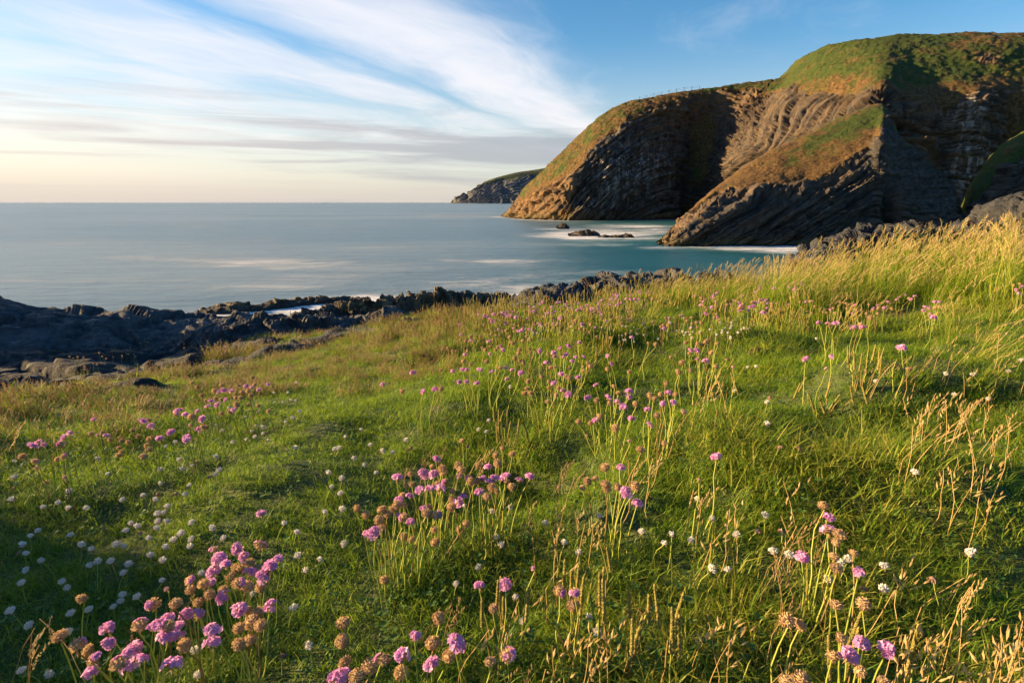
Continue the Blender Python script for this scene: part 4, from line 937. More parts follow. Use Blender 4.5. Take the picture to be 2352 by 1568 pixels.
def bracts(mb, R, rz, n, zmin, m, seed, L=.0034, z0=0.0):
    for d in dome_dirs(n, zmin, seed):
        p = np.array((d[0] * R, d[1] * R, d[2] * rz + z0)); dd, a, b = frame(d + np.array((0, 0, .25)) + np.array((rnd.gauss(0, .25), rnd.gauss(0, .25), rnd.gauss(0, .25)))); w = L * (.45 + .3 * rnd.random()); q = rnd.random()
        l = L * (.7 + .6 * rnd.random())
        mb.add([p - dd * .0012, p + a * w + dd * l * .5, p + dd * l + b * w * .4, p - a * w + dd * l * .5, p + b * w + dd * l * .55], [(0, 1, 4), (0, 4, 3), (1, 2, 4), (4, 2, 3)], q, None, m)
def thrift_head(kind, seed):
    rnd.seed(seed); mb = MB()
    if kind == 'P':
        core(mb, .0062, .0052, 1, .3); bracts(mb, .0062, .005, 12, -.75, 1, seed)
        for d in dome_dirs(19, -.05, seed):
            if rnd.random() < .14: continue
            q = rnd.uniform(.85, 1.25); p = np.array((d[0] * .0086 * q, d[1] * .0086 * q, d[2] * .0058 * q)); floret(mb, p, d + np.array((rnd.gauss(0, .3), rnd.gauss(0, .3), .1)), .0060 * (.75 + .5 * rnd.random()), 0)
    elif kind == 'M':
        core(mb, .0072, .0066, 1, .4); bracts(mb, .0073, .0066, 48, -.8, 1, seed)
        az = rnd.random() * 6.28
        for k in range(9):
            an = az + rnd.gauss(0, .7); el = rnd.random() * .9; d = np.array((math.cos(an) * math.cos(el), math.sin(an) * math.cos(el), math.sin(el))); floret(mb, d * np.array((.0095, .0095, .0075)), d, .0046, 0)
    elif kind == 'B':
        core(mb, .0076, .0068, 1, .35); bracts(mb, .0078, .007, 74, -.85, 1, seed)
    else:                                    # small closed bud
        core(mb, .0036, .0042, 1, .5); bracts(mb, .0036, .0042, 14, -.4, 1, seed, .003)
        for d in dome_dirs(4, .6, seed): floret(mb, d * .0045, d, .0032, 0)
    # papery sheath under the head
    for k in range(5):
        an = k * 1.257 + rnd.random(); e = np.array((math.cos(an), math.sin(an), 0)); mb.add([e * .0012 + (0, 0, -.005), e * .0022 + (0, 0, -.0125 - .004 * rnd.random()), np.array((-e[1], e[0], 0)) * .0012 + (0, 0, -.006)], [(0, 1, 2)], .2, None, 1)
    return mb.mesh('thrift_head', [M_PINK, M_DRIED])
HEADS = {k: [thrift_head(k, 300 + 10 * i + ord(k)) for i in range(5 if k != 'U' else 2)] for k in 'PMBU'}
def clover_head(kind, seed):
    rnd.seed(seed); mb = MB()
    core(mb, .0046, .0042, 1 if kind == 'F' else 0, .6)
    n = {'W': 40, 'F': 30, 'H': 36}[kind]
    for i, d in enumerate(dome_dirs(n, -.35, seed)):
        z = d[2]; droop = (kind == 'F') or (kind == 'H' and z < .25) or (kind == 'W' and z < -.1 and rnd.random() < .6)
        dd = d.copy(); dd[2] = (z * .7 + .75) if not droop else -.75 - .3 * rnd.random()
        dd += np.array((rnd.gauss(0, .13), rnd.gauss(0, .13), rnd.gauss(0, .1))); dd, a, b = frame(dd); p = d * np.array((.0046, .0046, .0042)); L = .0056 * (.8 + .4 * rnd.random()); w = .0013
        V = [p, p + dd * L * .55 + a * w, p + dd * L * .55 - a * .5 * w + b * w, p + dd * L * .55 - a * .5 * w - b * w, p + dd * L + np.array((0, 0, .0006))]
        mb.add(V, [(0, 1, 2), (0, 2, 3), (0, 3, 1), (1, 4, 2), (2, 4, 3), (3, 4, 1)], (.1 if z > .3 else .75) * (.5 + rnd.random() * .8) if not droop else rnd.random(), None, 1 if droop else 0)
    return mb.mesh('clover_head', [M_WHITE, M_FADED])
CLOVER = {k: [clover_head(k, 500 + 7 * i + ord(k)) for i in range(3)] for k in 'WFH'}

FULL = 2352.0 / 4096.0
REG = {5: (0, 1950, .59524), 6: (1300, 1700, .65759), 7: (2700, 1800, .59378), 8: (1800, 1000, .97619), 4: (0, 1100, .93537), 1: (0, 1500, .5102), 2: (2700, 900, .6059), 9: (1900, 780, .63776)}
def fp(reg, x, y):
    a, b, s = REG[reg]; return (a + x * s) * FULL, (b + y * s) * FULL
def stem_mesh(name, root, tip, r0, seed, mats=None, bow=.06, segs=5, red=False):
    rr = random.Random(seed); root = np.array(root); tip = np.array(tip); d = tip - root; L = np.linalg.norm(d); mb = MB()
    side = np.array((rr.gauss(0, 1), rr.gauss(0, 1), 0)); side /= max(np.linalg.norm(side), 1e-6)
    P = []
    for i in range(segs + 1):
        t = i / segs; p = root + d * t
        p = p + np.array((-d[0], -d[1], 0)) * (t * (1 - t)) * .75 + side * L * bow * math.sin(math.pi * t) + side * L * .02 * math.sin(6.28 * t * 1.5 + seed)
        P.append(p - tip)
    tube(mb, P, [r0 * (1.15 - .35 * i / segs) for i in range(segs + 1)], 4, rr.random())
    return mb.mesh(name, mats or [M_STEM])
PLACED = []
HEAD_SCALE = 0.78
def thrift_plant(reg, heads, label, h=(.125, .175), Y=None, group=None, lean=.45, cushion=True, scale=1.0, hfix=None):
    """heads = [(kind, x, y)] in the zoomed tile reg; root at the middle of the stems"""
    pts = []
    for hd in heads:
        k, x, y = hd[:3]; px, py = fp(reg, x, y)
        if any(abs(px - a) < 4.5 and abs(py - b) < 4.5 for a, b in PLACED): continue
        PLACED.append((px, py)); rr = random.Random(int(px * 13 + py * 7)); hh = (hd[3] if len(hd) > 3 else h[0] + (h[1] - h[0]) * rr.random())
        if Y is None:
            p = hit(px, py, hh)
        else:
            p = at(px, py, Y + rr.uniform(-.25, .25)); 
        pts.append((k, p, hh, rr))
    if not pts: return None
    C = np.mean([p[1] for p in pts], axis=0)
    cz = float(gh(C[0], C[1])) if Y is None else float(np.min([p[1][2] - p[2] for p in pts]))
    o = link('thrift_plant', None, label=label, cat='thrift', group=group or 'thrift in flower', loc=(C[0], C[1], cz))
    base = np.array((C[0], C[1], cz))
    for k, p, hh, rr in pts:
        off = (C - p) * lean; off[2] = 0; m = np.linalg.norm(off); lim = .55 * hh
        if m > lim: off *= lim / m
        root = p + off + np.array((rr.gauss(0, .008), rr.gauss(0, .008), 0)); root[2] = (float(gh(root[0], root[1])) if Y is None else p[2] - hh) - .006
        s = scale * rr.uniform(.76, 1.18) * HEAD_SCALE * {'U': .95, 'P': 1.0, 'B': 1.04, 'M': 1.04}[k]
        st = link('flower_stem', stem_mesh('thrift_stem', root, p - np.array((0, 0, .004)), .00115 * max(scale, 1.0), rr.randrange(9999), [M_STEMRED if rr.random() < .3 and k != 'P' else M_STEM]), o, loc=tuple(p - np.array((0, 0, .004)) - base))
        hd_ = link('flower_head', HEADS[k][rr.randrange(len(HEADS[k]))], st)
        hd_.location = (0, 0, .008 * s); tilt = (p - root); hd_.rotation_euler = (rr.gauss(-tilt[1] * 2.0, .32), rr.gauss(tilt[0] * 2.0, .32), rr.random() * 6.28); hd_.scale = (s * rr.uniform(.9, 1.1), s, s * rr.uniform(.68, 1.08))
    if cushion and Y is None:
        mb = MB(); rr = random.Random(len(pts)); rnd.seed(len(pts) + 3)
        R = min(.09, .03 + .004 * len(pts))
        for i in range(40):
            a = rr.random() * 6.283; q = R * math.sqrt(rr.random()); x0 = q * math.cos(a); y0 = q * math.sin(a)
            blade(mb, (x0, y0, float(gh(C[0] + x0, C[1] + y0)) - cz - .003), rr.random() * 6.283, .035 + .03 * rr.random(), .002, .3 + rr.random() * .6, rr.random(), (0, .5, 1.0))
        link('leaf_cushion', mb.mesh('leaf_cushion', [M_LEAF]), o)
    return o

def T(s):
    out = []
    for tok in s.split():
        k = tok[0]; v = tok[1:].split(','); out.append((k, float(v[0]), float(v[1]), *[float(q) for q in v[2:]]))
    return out
# ------------------------------------------------------------------ thrift, clump by clump
thrift_plant(5, T('P1590,420 P1640,470 M1440,420 P1475,485 P1520,520 P1440,575 B1680,510 B1615,555 B1585,540 B1550,610 P1685,575 M1600,655 M1750,400 P1870,485 P1820,540 P1770,605 B1660,675 B1750,675 B1725,550 B1500,690 P1500,750'), 'tall dense tuft of pink and tan thrift rising beside the white clover, lower left')
thrift_plant(5, T('B1660,830 P1610,830 B1730,850 P1820,800 B1750,930 P1425,960 P1430,1050 B1605,1060 B1605,950 B1680,1030 B1690,920'), 'mixed pink and husk-brown thrift under the tallest lower left tuft')
thrift_plant(5, T('M1275,630 B1280,690 B1370,655 P1405,645 B1410,720 B1335,775 M1340,850 U1120,685 B1185,783 P1255,855 B1240,1070'), 'ragged thrift with many brown heads on the near side of the white clover patch')
thrift_plant(5, T('M1035,795 P1130,875 P1020,940 B1135,935 P1185,950 P1120,1010 P1180,1000 P1160,1200 M940,935 P1075,930 U1230,995'), 'crowded violet-pink thrift heads in the middle of the lower left group')
thrift_plant(5, T('P722,960 P730,1050 M522,1072 B590,1108 M632,1160 P612,1242 P865,1105 M800,1195 P870,1200 P945,1160 P910,1080'), 'low pink thrift clump with bright heads at the bottom left')
thrift_plant(5, T('B552,750,.14'), 'single tall brown thrift head on a curved stem above dark turf, lower left')
thrift_plant(5, T('B405,1008'), 'lone flattened brown thrift head leaning over the bottom left turf')
thrift_plant(5, T('P1755,182,.035'), 'tiny single pink thrift flower in the bare turf hump')
thrift_plant(6, T('B110,1210,.15 B105,1320,.13 B120,1455,.12 P100,1530 B195,1540 B275,1475 M355,1435 P60,1545'), 'column of big dried thrift heads with a pink one at the bottom edge')
thrift_plant(6, T('B690,1180,.15 P548,1290,.13 P470,1415 B465,1515 B655,1335 B755,1410 P800,1335 P650,1465'), 'large open pink thrift flowers around one tall brown head, bottom centre')
thrift_plant(6, T('B1005,1440 M1110,1410'), 'pair of tan thrift heads, one half pink, at the bottom edge')
thrift_plant(6, T('M1425,1015 M1520,1023 B1510,1110'), 'three rosy-brown fading thrift heads among the plantain spikes')
thrift_plant(6, T('P937,975 P1100,975 U1268,880 B1025,1118'), 'sparse pink thrift and one closed bud before the plantain spikes')
thrift_plant(6, T('B360,945,.05'), 'fallen brown thrift head on a bent stalk in front of the central tuft')
thrift_plant(6, T('P680,208 P600,305 P663,305 B650,250 B712,272 B722,297 B812,255 B830,280 P438,325 B520,300 B527,362 P575,400 P640,395 B683,360 M735,355 P815,310 M870,325 B875,318 P700,395 B745,355 B775,405 B470,430 P515,430'), 'crown of pink and brown heads on the central thrift tuft')
thrift_plant(6, T('P993,260 B935,247 B890,350 P955,330 P1035,328 P1000,352 P1093,320 B1107,347 B1135,380 P1180,340 P1247,318 B1015,388 P935,410 B985,445 P840,435 P810,475 B770,450 B770,505 B1045,400 B925,345'), 'purple-pink heads on the rear side of the central thrift tuft beside the dark hollow')
thrift_plant(6, T('P450,465 B440,495 B480,490 B415,515 B345,520 B380,545 B330,585 B345,625 P455,555 M480,565 P520,590 P600,510 B635,500 M675,555 B620,545 P265,670 P300,660 B195,508 B248,550'), 'front flank of the central thrift tuft, mostly tan heads spilling outward')
thrift_plant(6, T('B670,720,.06 B860,605,.07 B525,700,.06 B480,685,.06 B665,640,.08 B820,640,.05'), 'withered low thrift heads at the foot of the central tuft')
thrift_plant(6, T('B832,100,.15 B1080,145 B1038,187 B1138,182 B1050,240'), 'brown thrift heads standing above and behind the central tuft')
thrift_plant(6, T('B1703,265 P1800,258 B1595,350,.08 B1645,325,.08 B1705,370 B1715,395 B1780,380 B1885,378 P1830,415 P1900,482 B1567,385,.08'), 'loose thrift of tan globes and three pink flowers right of the dark hollow')
thrift_plant(6, T('B1765,25 B2065,112 B1918,157 U1850,100'), 'thin tall-stemmed brown thrift upslope of the three pink flowers')
thrift_plant(7, T('P275,50,.16 U160,200'), 'solitary pink thrift on a long slanting stem in the bright turf')
thrift_plant(7, T('B997,380,.16 P1035,455 P1030,555 B1105,580 B1083,622 B1070,722 B1085,803 P858,730'), 'leaning thrift with violet-pink flowers on long curved stems, lower right')
thrift_plant(7, T('B1205,697,.14 P1238,830 B1267,1048 B1083,1047'), 'thrift with a ragged tan head and one pink flower just right of the leaning stems')
thrift_plant(7, T('B753,1160,.14 B838,1190,.13'), 'two dried thrift heads close together at lower right')
thrift_plant(7, T('B1120,1270 P1262,1310 M1065,1390 P1168,1395 P1425,1355 B1248,1495 B745,1560 B850,1555 B1405,1565'), 'bright pink thrift flowers round a big dried head at the bottom right edge')
thrift_plant(8, T('B55,460 B85,470 P10,500 P70,495 P122,495 B150,460 P172,500 B205,485 P228,485 P255,493 P290,507 P235,530 P68,540 P38,543 P110,550 B180,495 P50,490'), 'row of pink and brown thrift across the slope left of centre')
thrift_plant(8, T('B265,445 B285,455 B300,465 P465,440 P450,405 P485,397 P425,425 P430,440 P475,430 P515,440 P548,440 P530,383 P500,460 B412,483 B430,480 B490,485 B545,480 B565,468 B575,480 B545,497 P457,512 B475,520 B490,527 B380,470 P395,465'), 'thickest mid-slope thrift clump, pink heads above brown ones, at picture centre')
thrift_plant(8, T('P645,435 B645,490 P660,467 B735,503,.16 P745,360,.15 B813,383 B843,390 P598,555 P525,525'), 'scattered thrift on long bare stems right of the thick mid-slope clump')
thrift_plant(8, T('B905,440 P985,412 B965,383 B1025,343 B1015,387 P1012,415 B980,425 B1055,373 B1090,357 B1095,385 B1070,423 P1012,450 P1047,460 B1090,480 B1135,448 B1035,390 B985,495 B950,465 B935,505 B1045,380 U1160,485'), 'upright group of round brown thrift heads with four pink ones before the green hummock')
thrift_plant(8, T('B375,522 B320,540 B305,590 B330,590 B315,570 B405,540 P425,548 B405,565 B443,565 P462,575 B435,595 P485,597 B400,625 B470,595'), 'tan and pink thrift beside the pale plantain tuft at centre')
thrift_plant(8, T('B672,560 B690,588 P733,582 P730,603 P648,605 B655,630 P683,627 B600,620 P563,607 P710,648 B760,635 P742,693 B677,735 P595,700 B613,683 B525,705 B575,710'), 'open drift of thrift with pink and brown heads down the centre slope')
thrift_plant(8, T('B885,548 P893,588 B922,592 B863,597 B820,600 B838,610 P873,630 P915,625 P808,657 B848,680 M957,665 P817,717 B880,795 B735,785 U560,763'), 'rearmost right part of the centre drift, brown globes on fine stems')
thrift_plant(8, T('B45,785 B215,812,.10'), 'two low brown thrift heads in the shade before the plantain tuft')
thrift_plant(8, T('P1457,450 U1540,490'), 'pink thrift flower with a pale bud on the green hummock')
thrift_plant(8, T('P1563,437,.14'), 'single upright pink thrift flower on the green hummock')
thrift_plant(8, T('P1840,403 P1855,404 B1880,490'), 'twin pink thrift heads by the pale plantain spikes at right')
thrift_plant(8, T('P1510,300 P1545,300 P1580,305 P1655,320 P1690,320 B1555,310 B1640,312 B1680,308'), 'short line of pink thrift in the grass above the green hummock')
thrift_plant(8, T('P1865,185 P1840,195 P1905,190 P1830,205 P1795,215 B1880,200 P1890,205'), 'pink thrift patch in the seeding grass at right', h=(.12, .16))
thrift_plant(8, T('P1985,215 P1945,235 P2005,215 P1970,265 B1990,240 P1960,240 B2005,235 P1980,280 P1940,250'), 'lower blurred pink thrift patch in the seeding grass at right', h=(.10, .14))
thrift_plant(8, T('P2345,150 P2320,165 B2310,145 B2335,140 P2330,180'), 'thrift patch cut by the right edge of the picture', h=(.12, .16))
thrift_plant(1, T('P735,350,.13'), 'single pink thrift flower above the brown grass at left')
thrift_plant(1, T('P548,458 P505,497 M485,552 B450,660 M497,645 U508,810'), 'spindly pink thrift on leaning stems at the left side')
thrift_plant(1, T('P305,525 P345,550 P255,558 M270,680 B175,645 U292,740'), 'small pink thrift group nearest the left edge')
thrift_plant(1, T('B367,843,.05'), 'drooped brown thrift head lying over to one side at the left edge')
thrift_plant(1, T('P835,475 B800,450 B715,465,.13 U770,480 B865,510'), 'plump pink thrift head beside a split husk at left')
thrift_plant(1, T('B955,515 B940,490 B1005,530 B1085,487 B1195,490 B1170,505 B1150,555 B930,635 B955,605 B930,575 B1125,645 B1170,590 B1035,435'), 'tangle of withered brown thrift heads below the left bank', h=(.06, .09))
thrift_plant(1, T('P1125,368 B1165,358 P1185,408 P1255,508 P1340,458 P1470,508'), 'thinly spread pink thrift in front of the left bank')
thrift_plant(1, T('P1385,285 P1418,280 M1380,315 P1453,318 P1548,287 B1505,335 P1585,350 P1562,432 B1610,420 B1590,410 U1490,400'), 'pink thrift flowers at the near end of the left bank')
thrift_plant(1, T('B1505,62,.16 B1550,100,.15 B1580,165 B1735,82 P1715,135 P1750,125 B1680,130 B1615,205 P1655,208 B1735,195 P1770,195 P1705,240 P1630,250 B1690,185 B1760,190'), 'left bank thrift, tall brown heads over pink ones')
thrift_plant(1, T('B1868,87,.16 B1978,22,.16 P2100,75,.15 P1930,90 P1973,100 B1995,80 P2030,120 P1815,130 B1845,155 B1850,180 B1900,143 B1945,133 B1965,165 B1855,240 B1948,235 P1835,272 B1805,293 B1735,308 B2025,243 B2105,285 B1885,185'), 'crest of the left thrift bank with the highest brown heads against dark grass')
thrift_plant(4, T('P1765,420 P1637,470 B1720,500 P1810,500 P1862,493 B1885,408 B1885,490'), 'isolated pink thrift stems in the smooth green slope left of centre')

# far flower bank: each tuft a plant of its own, placed along the bank
def bank(reg, spots, labels, n, sx, sy, pink, h, scale=1.0, Y=None):
    for i, (x, y) in enumerate(spots):
        rr = random.Random(int(x * 3 + y)); hd = []
        for k in range(n): hd.append(('P' if rr.random() < pink else 'B', x + rr.gauss(0, sx), y + rr.gauss(0, sy)))
        thrift_plant(reg, hd, labels[i], h, Y=Y, group='far thrift tufts', cushion=False, scale=scale, lean=.2)
ORD = ['first', 'second', 'third', 'fourth', 'fifth', 'sixth', 'seventh', 'eighth', 'ninth', 'tenth', 'eleventh', 'twelfth', 'thirteenth', 'fourteenth', 'fifteenth', 'sixteenth', 'seventeenth', 'eighteenth', 'nineteenth', 'twentieth', 'twenty-first', 'twenty-second', 'twenty-third', 'twenty-fourth']
sp = [(150, 285), (215, 272), (280, 258), (345, 252), (400, 250), (450, 240), (500, 238), (550, 238), (600, 230), (650, 225), (700, 205), (745, 195), (790, 182)]
bank(8, sp, ['pink thrift tuft along the far brow of the meadow, %s from its left end' % ORD[i] for i in range(len(sp))], 16, 26, 13, .66, (.10, .16), 1.08)
sp = [(190, 340), (260, 320), (340, 300), (300, 350), (420, 300), (520, 300), (620, 295), (700, 260)]
bank(8, sp, ['paler mixed thrift tuft just below the pink brow, %s from its left end' % ORD[i] for i in range(len(sp))], 12, 32, 20, .32, (.09, .14), 1.0)
sp = [(1040, 225), (1075, 190), (1165, 215), (1200, 240), (1235, 205), (1280, 215), (1330, 240), (1275, 155), (1400, 150)]
bank(8, sp, ['pink thrift tuft in front of the tall golden grass, %s in order from the left' % ORD[i] for i in range(len(sp))], 12, 26, 14, .55, (.10, .15), 1.08)
sp = [(860, 305), (930, 275), (1000, 295), (1090, 270), (1450, 220), (1520, 255), (1600, 228), (1700, 262), (1780, 235)]
bank(8, sp, ['tan-pink thrift tuft on the shelf below the tall grass, %s from the left' % ORD[i] for i in range(len(sp))], 9, 30, 12, .4, (.10, .14), 1.0)
sp = [(30, 400), (110, 385), (180, 410), (60, 340), (330, 400), (620, 340)]
bank(8, sp, ['brown-headed thrift tuft scattered on the middle slope, %s from the left' % ORD[i] for i in range(len(sp))], 8, 34, 20, .25, (.10, .14), 1.0)
sp = [(610, 296), (545, 335), (330, 355), (365, 385), (475, 345), (745, 275), (815, 300), (900, 310), (950, 325), (1010, 322), (1110, 295), (1180, 290), (1260, 275), (1330, 292)]
bank(4, sp, ['dried thrift on the dark rock slabs beyond the meadow, %s from the left' % ORD[i] for i in range(len(sp))], 7, 26, 9, .06, (.06, .10), 1.0)
sp = [(430, 650), (340, 650), (560, 600), (700, 575), (760, 560), (830, 560), (900, 590)]
bank(9, sp, ['dried thrift tuft on the knobbly dark outcrop, %s from the left' % ORD[i] for i in range(len(sp))], 8, 26, 12, .12, (.05, .09), 1.1, Y=7.75)

# ------------------------------------------------------------------ white clover, each head a thing
CL_W = {5: '390,108 460,140 440,150 580,145 290,135 205,330 258,295 475,325 545,390 615,415 785,385 828,398 172,448 275,495 180,555 150,645 420,635 450,677 605,530 655,500 745,500 825,85 845,295 880,245 922,265 965,55 1040,85 1060,180 1100,175 1065,230 1120,232 1050,275 1125,130 1290,240 1245,50 1220,312 1165,358 1290,350 1420,275 1505,345 1010,460 1095,495 865,520 833,578 1090,630 825,725 810,770 765,805 925,740 600,825 480,850 75,835 465,975 200,930 150,1235 330,1265 1335,1265 2005,465 2150,490 1975,815 2315,380 1995,305 1910,245 1280,400 1000,345 2180,170 2300,150 2070,1065 1310,1100 1700,720 1110,405 1355,580',
        1: '110,680 113,805 845,780 765,660 1255,745 1258,852 1485,870 1450,940 1213,983 540,917 1130,950 1510,715 1690,645 1720,750 1690,785 1300,565 1375,530 1405,668 1425,740 1690,400 1920,335 2025,287 2005,400 2060,412 2065,462 2000,490 1825,530 2295,340 2240,370 2315,575 2155,220 2220,215 2280,200 2318,200 2255,140 2150,143 2325,62 1745,440 2345,290 1710,330 1795,260',
        6: '18,293 40,380 60,150 85,145 220,30 178,205 312,295 495,95 410,170 240,245 350,160 275,125 125,75 95,420 850,495 1125,503 1015,530 1340,600 935,870 800,970 1160,1050 1547,780 2062,725 1455,720 1925,655 1205,1195 1655,1260 105,325 935,30 120,725 1600,1170',
        7: '605,445 245,805 355,812 765,715 1025,875 1170,742 1408,790 1408,945 1975,695 2005,690 1105,765 110,610 660,690 1615,155 415,575',
        8: '2030,510 2145,513 2288,500 1745,540 2065,593 2205,612 2340,455 1165,580 1220,483 1255,480 245,563 160,700 150,747 1300,628 640,300 680,305 330,296 375,318 1500,365 1150,365 1180,340'}
CL_H = {5: '2050,560 80,85 150,390', 6: '1075,735 2110,670 1668,560 1040,690', 7: '150,335 255,465', 8: '1298,715', 1: '95,985 1975,445 2100,515 1930,510'}
CL_F = {1: '1300,860 1235,937 1380,930 1545,680 1640,800 2145,420 2280,400 105,885 2065,350 2165,305 2225,375 1720,660', 6: '590,115 865,130 1420,375 520,140', 7: '1275,935 1735,870 720,545 560,545', 8: '1310,605 1350,808 1430,812 2170,625', 5: '1900,1130 940,305 130,435'}
PATCH = [('in the dark left hollow', 330, 1165), ('low in the left hollow', 290, 1275), ('at the left edge', 60, 1240), ('along the foot of the left thrift bank', 420, 1010), ('behind the bare turf hump', 620, 1000), ('by the bare turf hump', 560, 1085), ('behind the lower left thrift tuft', 660, 1240), ('in the dusk between hump and central thrift', 790, 1130), ('behind the central thrift tuft', 830, 1010), ('under the central thrift tuft', 1120, 1225), ('around the plantain spikes', 1200, 1400), ('upslope of the plantain', 1560, 1240), ('around the leaning right thrift', 1900, 1300), ('in the bright right turf', 2130, 900), ('by the far pink thrift bank', 1210, 760), ('on the sunny middle slope', 1050, 850), ('right of the left thrift bank', 640, 900), ('near the bottom left thrift', 330, 1440), ('in the middle green turf', 1700, 950), ('at the bottom edge', 700, 1500), ('beside the lower left thrift', 690, 1330), ('in the shaded turf at centre', 900, 1230)]
def build_clovers():
    items = []; seen = []
    for kind, D in (('W', CL_W), ('H', CL_H), ('F', CL_F)):
        for reg, s in D.items():
            for tok in s.split():
                x, y = map(float, tok.split(',')); px, py = fp(reg, x, y)
                if any(abs(px - a) < 7 and abs(py - b) < 6 for a, b in seen): continue
                seen.append((px, py)); items.append((kind, px, py))
    rr = random.Random(77); strip = []
    for k in range(46):
        x = rr.uniform(690, 1235); y = 335 + rr.gauss(0, 17) - (x - 950) * .03; px, py = fp(8, x, y)
        if any(abs(px - a) < 6 and abs(py - b) < 4 for a, b in seen): continue
        seen.append((px, py)); strip.append(('W', px, py))
    for k in range(14):
        px, py = fp(8, rr.uniform(300, 700), 318 + rr.gauss(0, 14)); strip.append(('W', px, py))
    by = {}
    for it in items:
        i = min(range(len(PATCH)), key=lambda q: (PATCH[q][1] - it[1]) ** 2 + ((PATCH[q][2] - it[2]) * 1.2) ** 2); by.setdefault((PATCH[i][0], it[0]), []).append(it)
    strip.sort(key=lambda t: t[1])
    for i, it in enumerate(strip): by.setdefault((['in the far clover strip, left part,', 'in the far clover strip, middle part,', 'in the far clover strip, right part,', 'in the far clover strip, far right part,'][min(3, i * 4 // len(strip))], it[0]), []).append(it)
    word = {'W': 'white clover head', 'H': 'half-faded clover head with drooping brown petals', 'F': 'withered brown clover head'}
    for (pn, kind), L in by.items():
        L.sort(key=lambda t: t[1])
        for i, (k, px, py) in enumerate(L):
            r2 = random.Random(int(px * 31 + py * 17)); hh = r2.uniform(.035, .055) if py > 800 else r2.uniform(.05, .075)
            p = hit(px, py, hh); g = float(gh(p[0], p[1])); s = r2.uniform(.66, .92)
            lab = '%s %s%s' % (word[k], pn, '' if len(L) == 1 else (' %s from the left' % ORD[i] if i < 24 else ' last from the left'))
            o = link('clover_flower', None, label=lab, cat='clover', group='clover in the turf', loc=(p[0], p[1], g))
            root = np.array((p[0] + r2.gauss(0, .012), p[1] + r2.gauss(0, .012), g - .004))
            link('stem', stem_mesh('clover_stem', root, p, .0008, r2.randrange(9999), bow=.05, segs=3), o, loc=(0, 0, p[2] - g))
            h = link('flower_head', CLOVER[k][r2.randrange(3)], o); h.location = (0, 0, p[2] - g + .001); h.rotation_euler = (r2.gauss(-.2, .3), r2.gauss(0, .3), r2.random() * 6.28); h.scale = (s, s, s)
build_clovers()

# ------------------------------------------------------------------ sea plantain tufts and flowering grass stalks
def spike_mesh(seed, L=.06, R=.0026):
    rr = random.Random(seed); V = []; n = 30; k = 7; mb = MB()
    for i in range(n):
        t = i / (n - 1); z = -L * (1 - t); r = R * (1 - .35 * t ** 2) * (1 if 0 < i < n - 1 else .3)
        for j in range(k):
            a = 6.283 * j / k + (i % 2) * .45; b = r * (1 + .38 * (hash((i, j, seed)) % 100 / 100 - .3)); V.append((b * math.cos(a), b * math.sin(a), z))
    F = [(i * k + j, i * k + (j + 1) % k, (i + 1) * k + (j + 1) % k, (i + 1) * k + j) for i in range(n - 1) for j in range(k)]
    for f in F: mb.add([V[q] for q in f], [(0, 1, 2, 3)])
    for q in range(26):                      # pale anthers
        t = rr.random(); a = rr.random() * 6.283; p = np.array((R * 1.25 * math.cos(a), R * 1.25 * math.sin(a), -L * t)); spikelet(mb, p, (math.cos(a), math.sin(a), .2), .0022, .0006, 1.0)
    return mb.mesh('plantain_spike', [M_SPIKE])
SPIKES = [spike_mesh(700 + i, .05 + .008 * i) for i in range(4)]
def plantain(reg, tops, label, h=.15, leaves=10, Y=None):
    pts = []
    for i, (x, y) in enumerate(tops):
        px, py = fp(reg, x, y); rr = random.Random(int(px * 5 + py)); hh = h * rr.uniform(.85, 1.1); pts.append((hit(px, py, hh), hh, rr))
    C = np.mean([p[0] for p in pts], axis=0); cz = float(gh(C[0], C[1])); o = link('plantain_plant', None, label=label, cat='plantain', group='sea plantain', loc=(C[0], C[1], cz)); base = np.array((C[0], C[1], cz))
    for p, hh, rr in pts:
        off = (C - p) * .6; off[2] = 0; m = np.linalg.norm(off); off *= min(1, .5 * hh / max(m, 1e-6)); root = p + off; root[2] = float(gh(root[0], root[1])) - .004
        d = p - root; d /= np.linalg.norm(d); L = .055
        st = link('flower_stem', stem_mesh('plantain_stem', root, p - d * L * .9, .0012, rr.randrange(9999), [M_STEMRED if rr.random() < .5 else M_STEM], bow=.05), o, loc=tuple(p - d * L * .9 - base))
        sp_ = link('seed_spike', SPIKES[rr.randrange(4)], st); sp_.location = tuple(d * L * .9); sp_.rotation_euler = (-d[1] * .9 + rr.gauss(0, .05), d[0] * .9 + rr.gauss(0, .05), rr.random() * 6.28)
    rr = random.Random(len(tops) * 7)
    for i in range(leaves):
        a = rr.random() * 6.283; mb = MB(); q = .025 * rr.random(); x0, y0 = q * math.cos(a), q * math.sin(a)
        blade(mb, (x0, y0, float(gh(C[0] + x0, C[1] + y0)) - cz - .002), a, h * rr.uniform(.4, .7), .0055, rr.uniform(.5, 1.3), rr.random(), (0, .25, .5, .75, 1.0)); link('leaf', mb.mesh('plantain_leaf', [M_LEAF]), o)
def XY(s): return [tuple(map(float, t.split(','))) for t in s.split()]
plantain(6, XY('1070,915 1085,1040 955,1050 1055,935'), 'thick pair of plantain spikes left of the plantain row, bottom centre', .13)
plantain(6, XY('1460,810 1500,890 1545,850 1590,870 1575,920'), 'plantain spikes with yellow anthers leaning together at bottom centre', .15)
plantain(6, XY('1670,890 1700,860 1715,740 1690,930'), 'tallest straight plantain spikes at bottom centre', .17)
plantain(6, XY('1845,990 1870,1170 1935,1155 1970,1025 2003,960 1240,980'), 'curved plantain spikes with dark fleshy leaves at their base, bottom centre right', .14, 22)
plantain(6, XY('2112,1100 2120,1130'), 'single plantain spike on a strongly bent stalk', .15, 5)
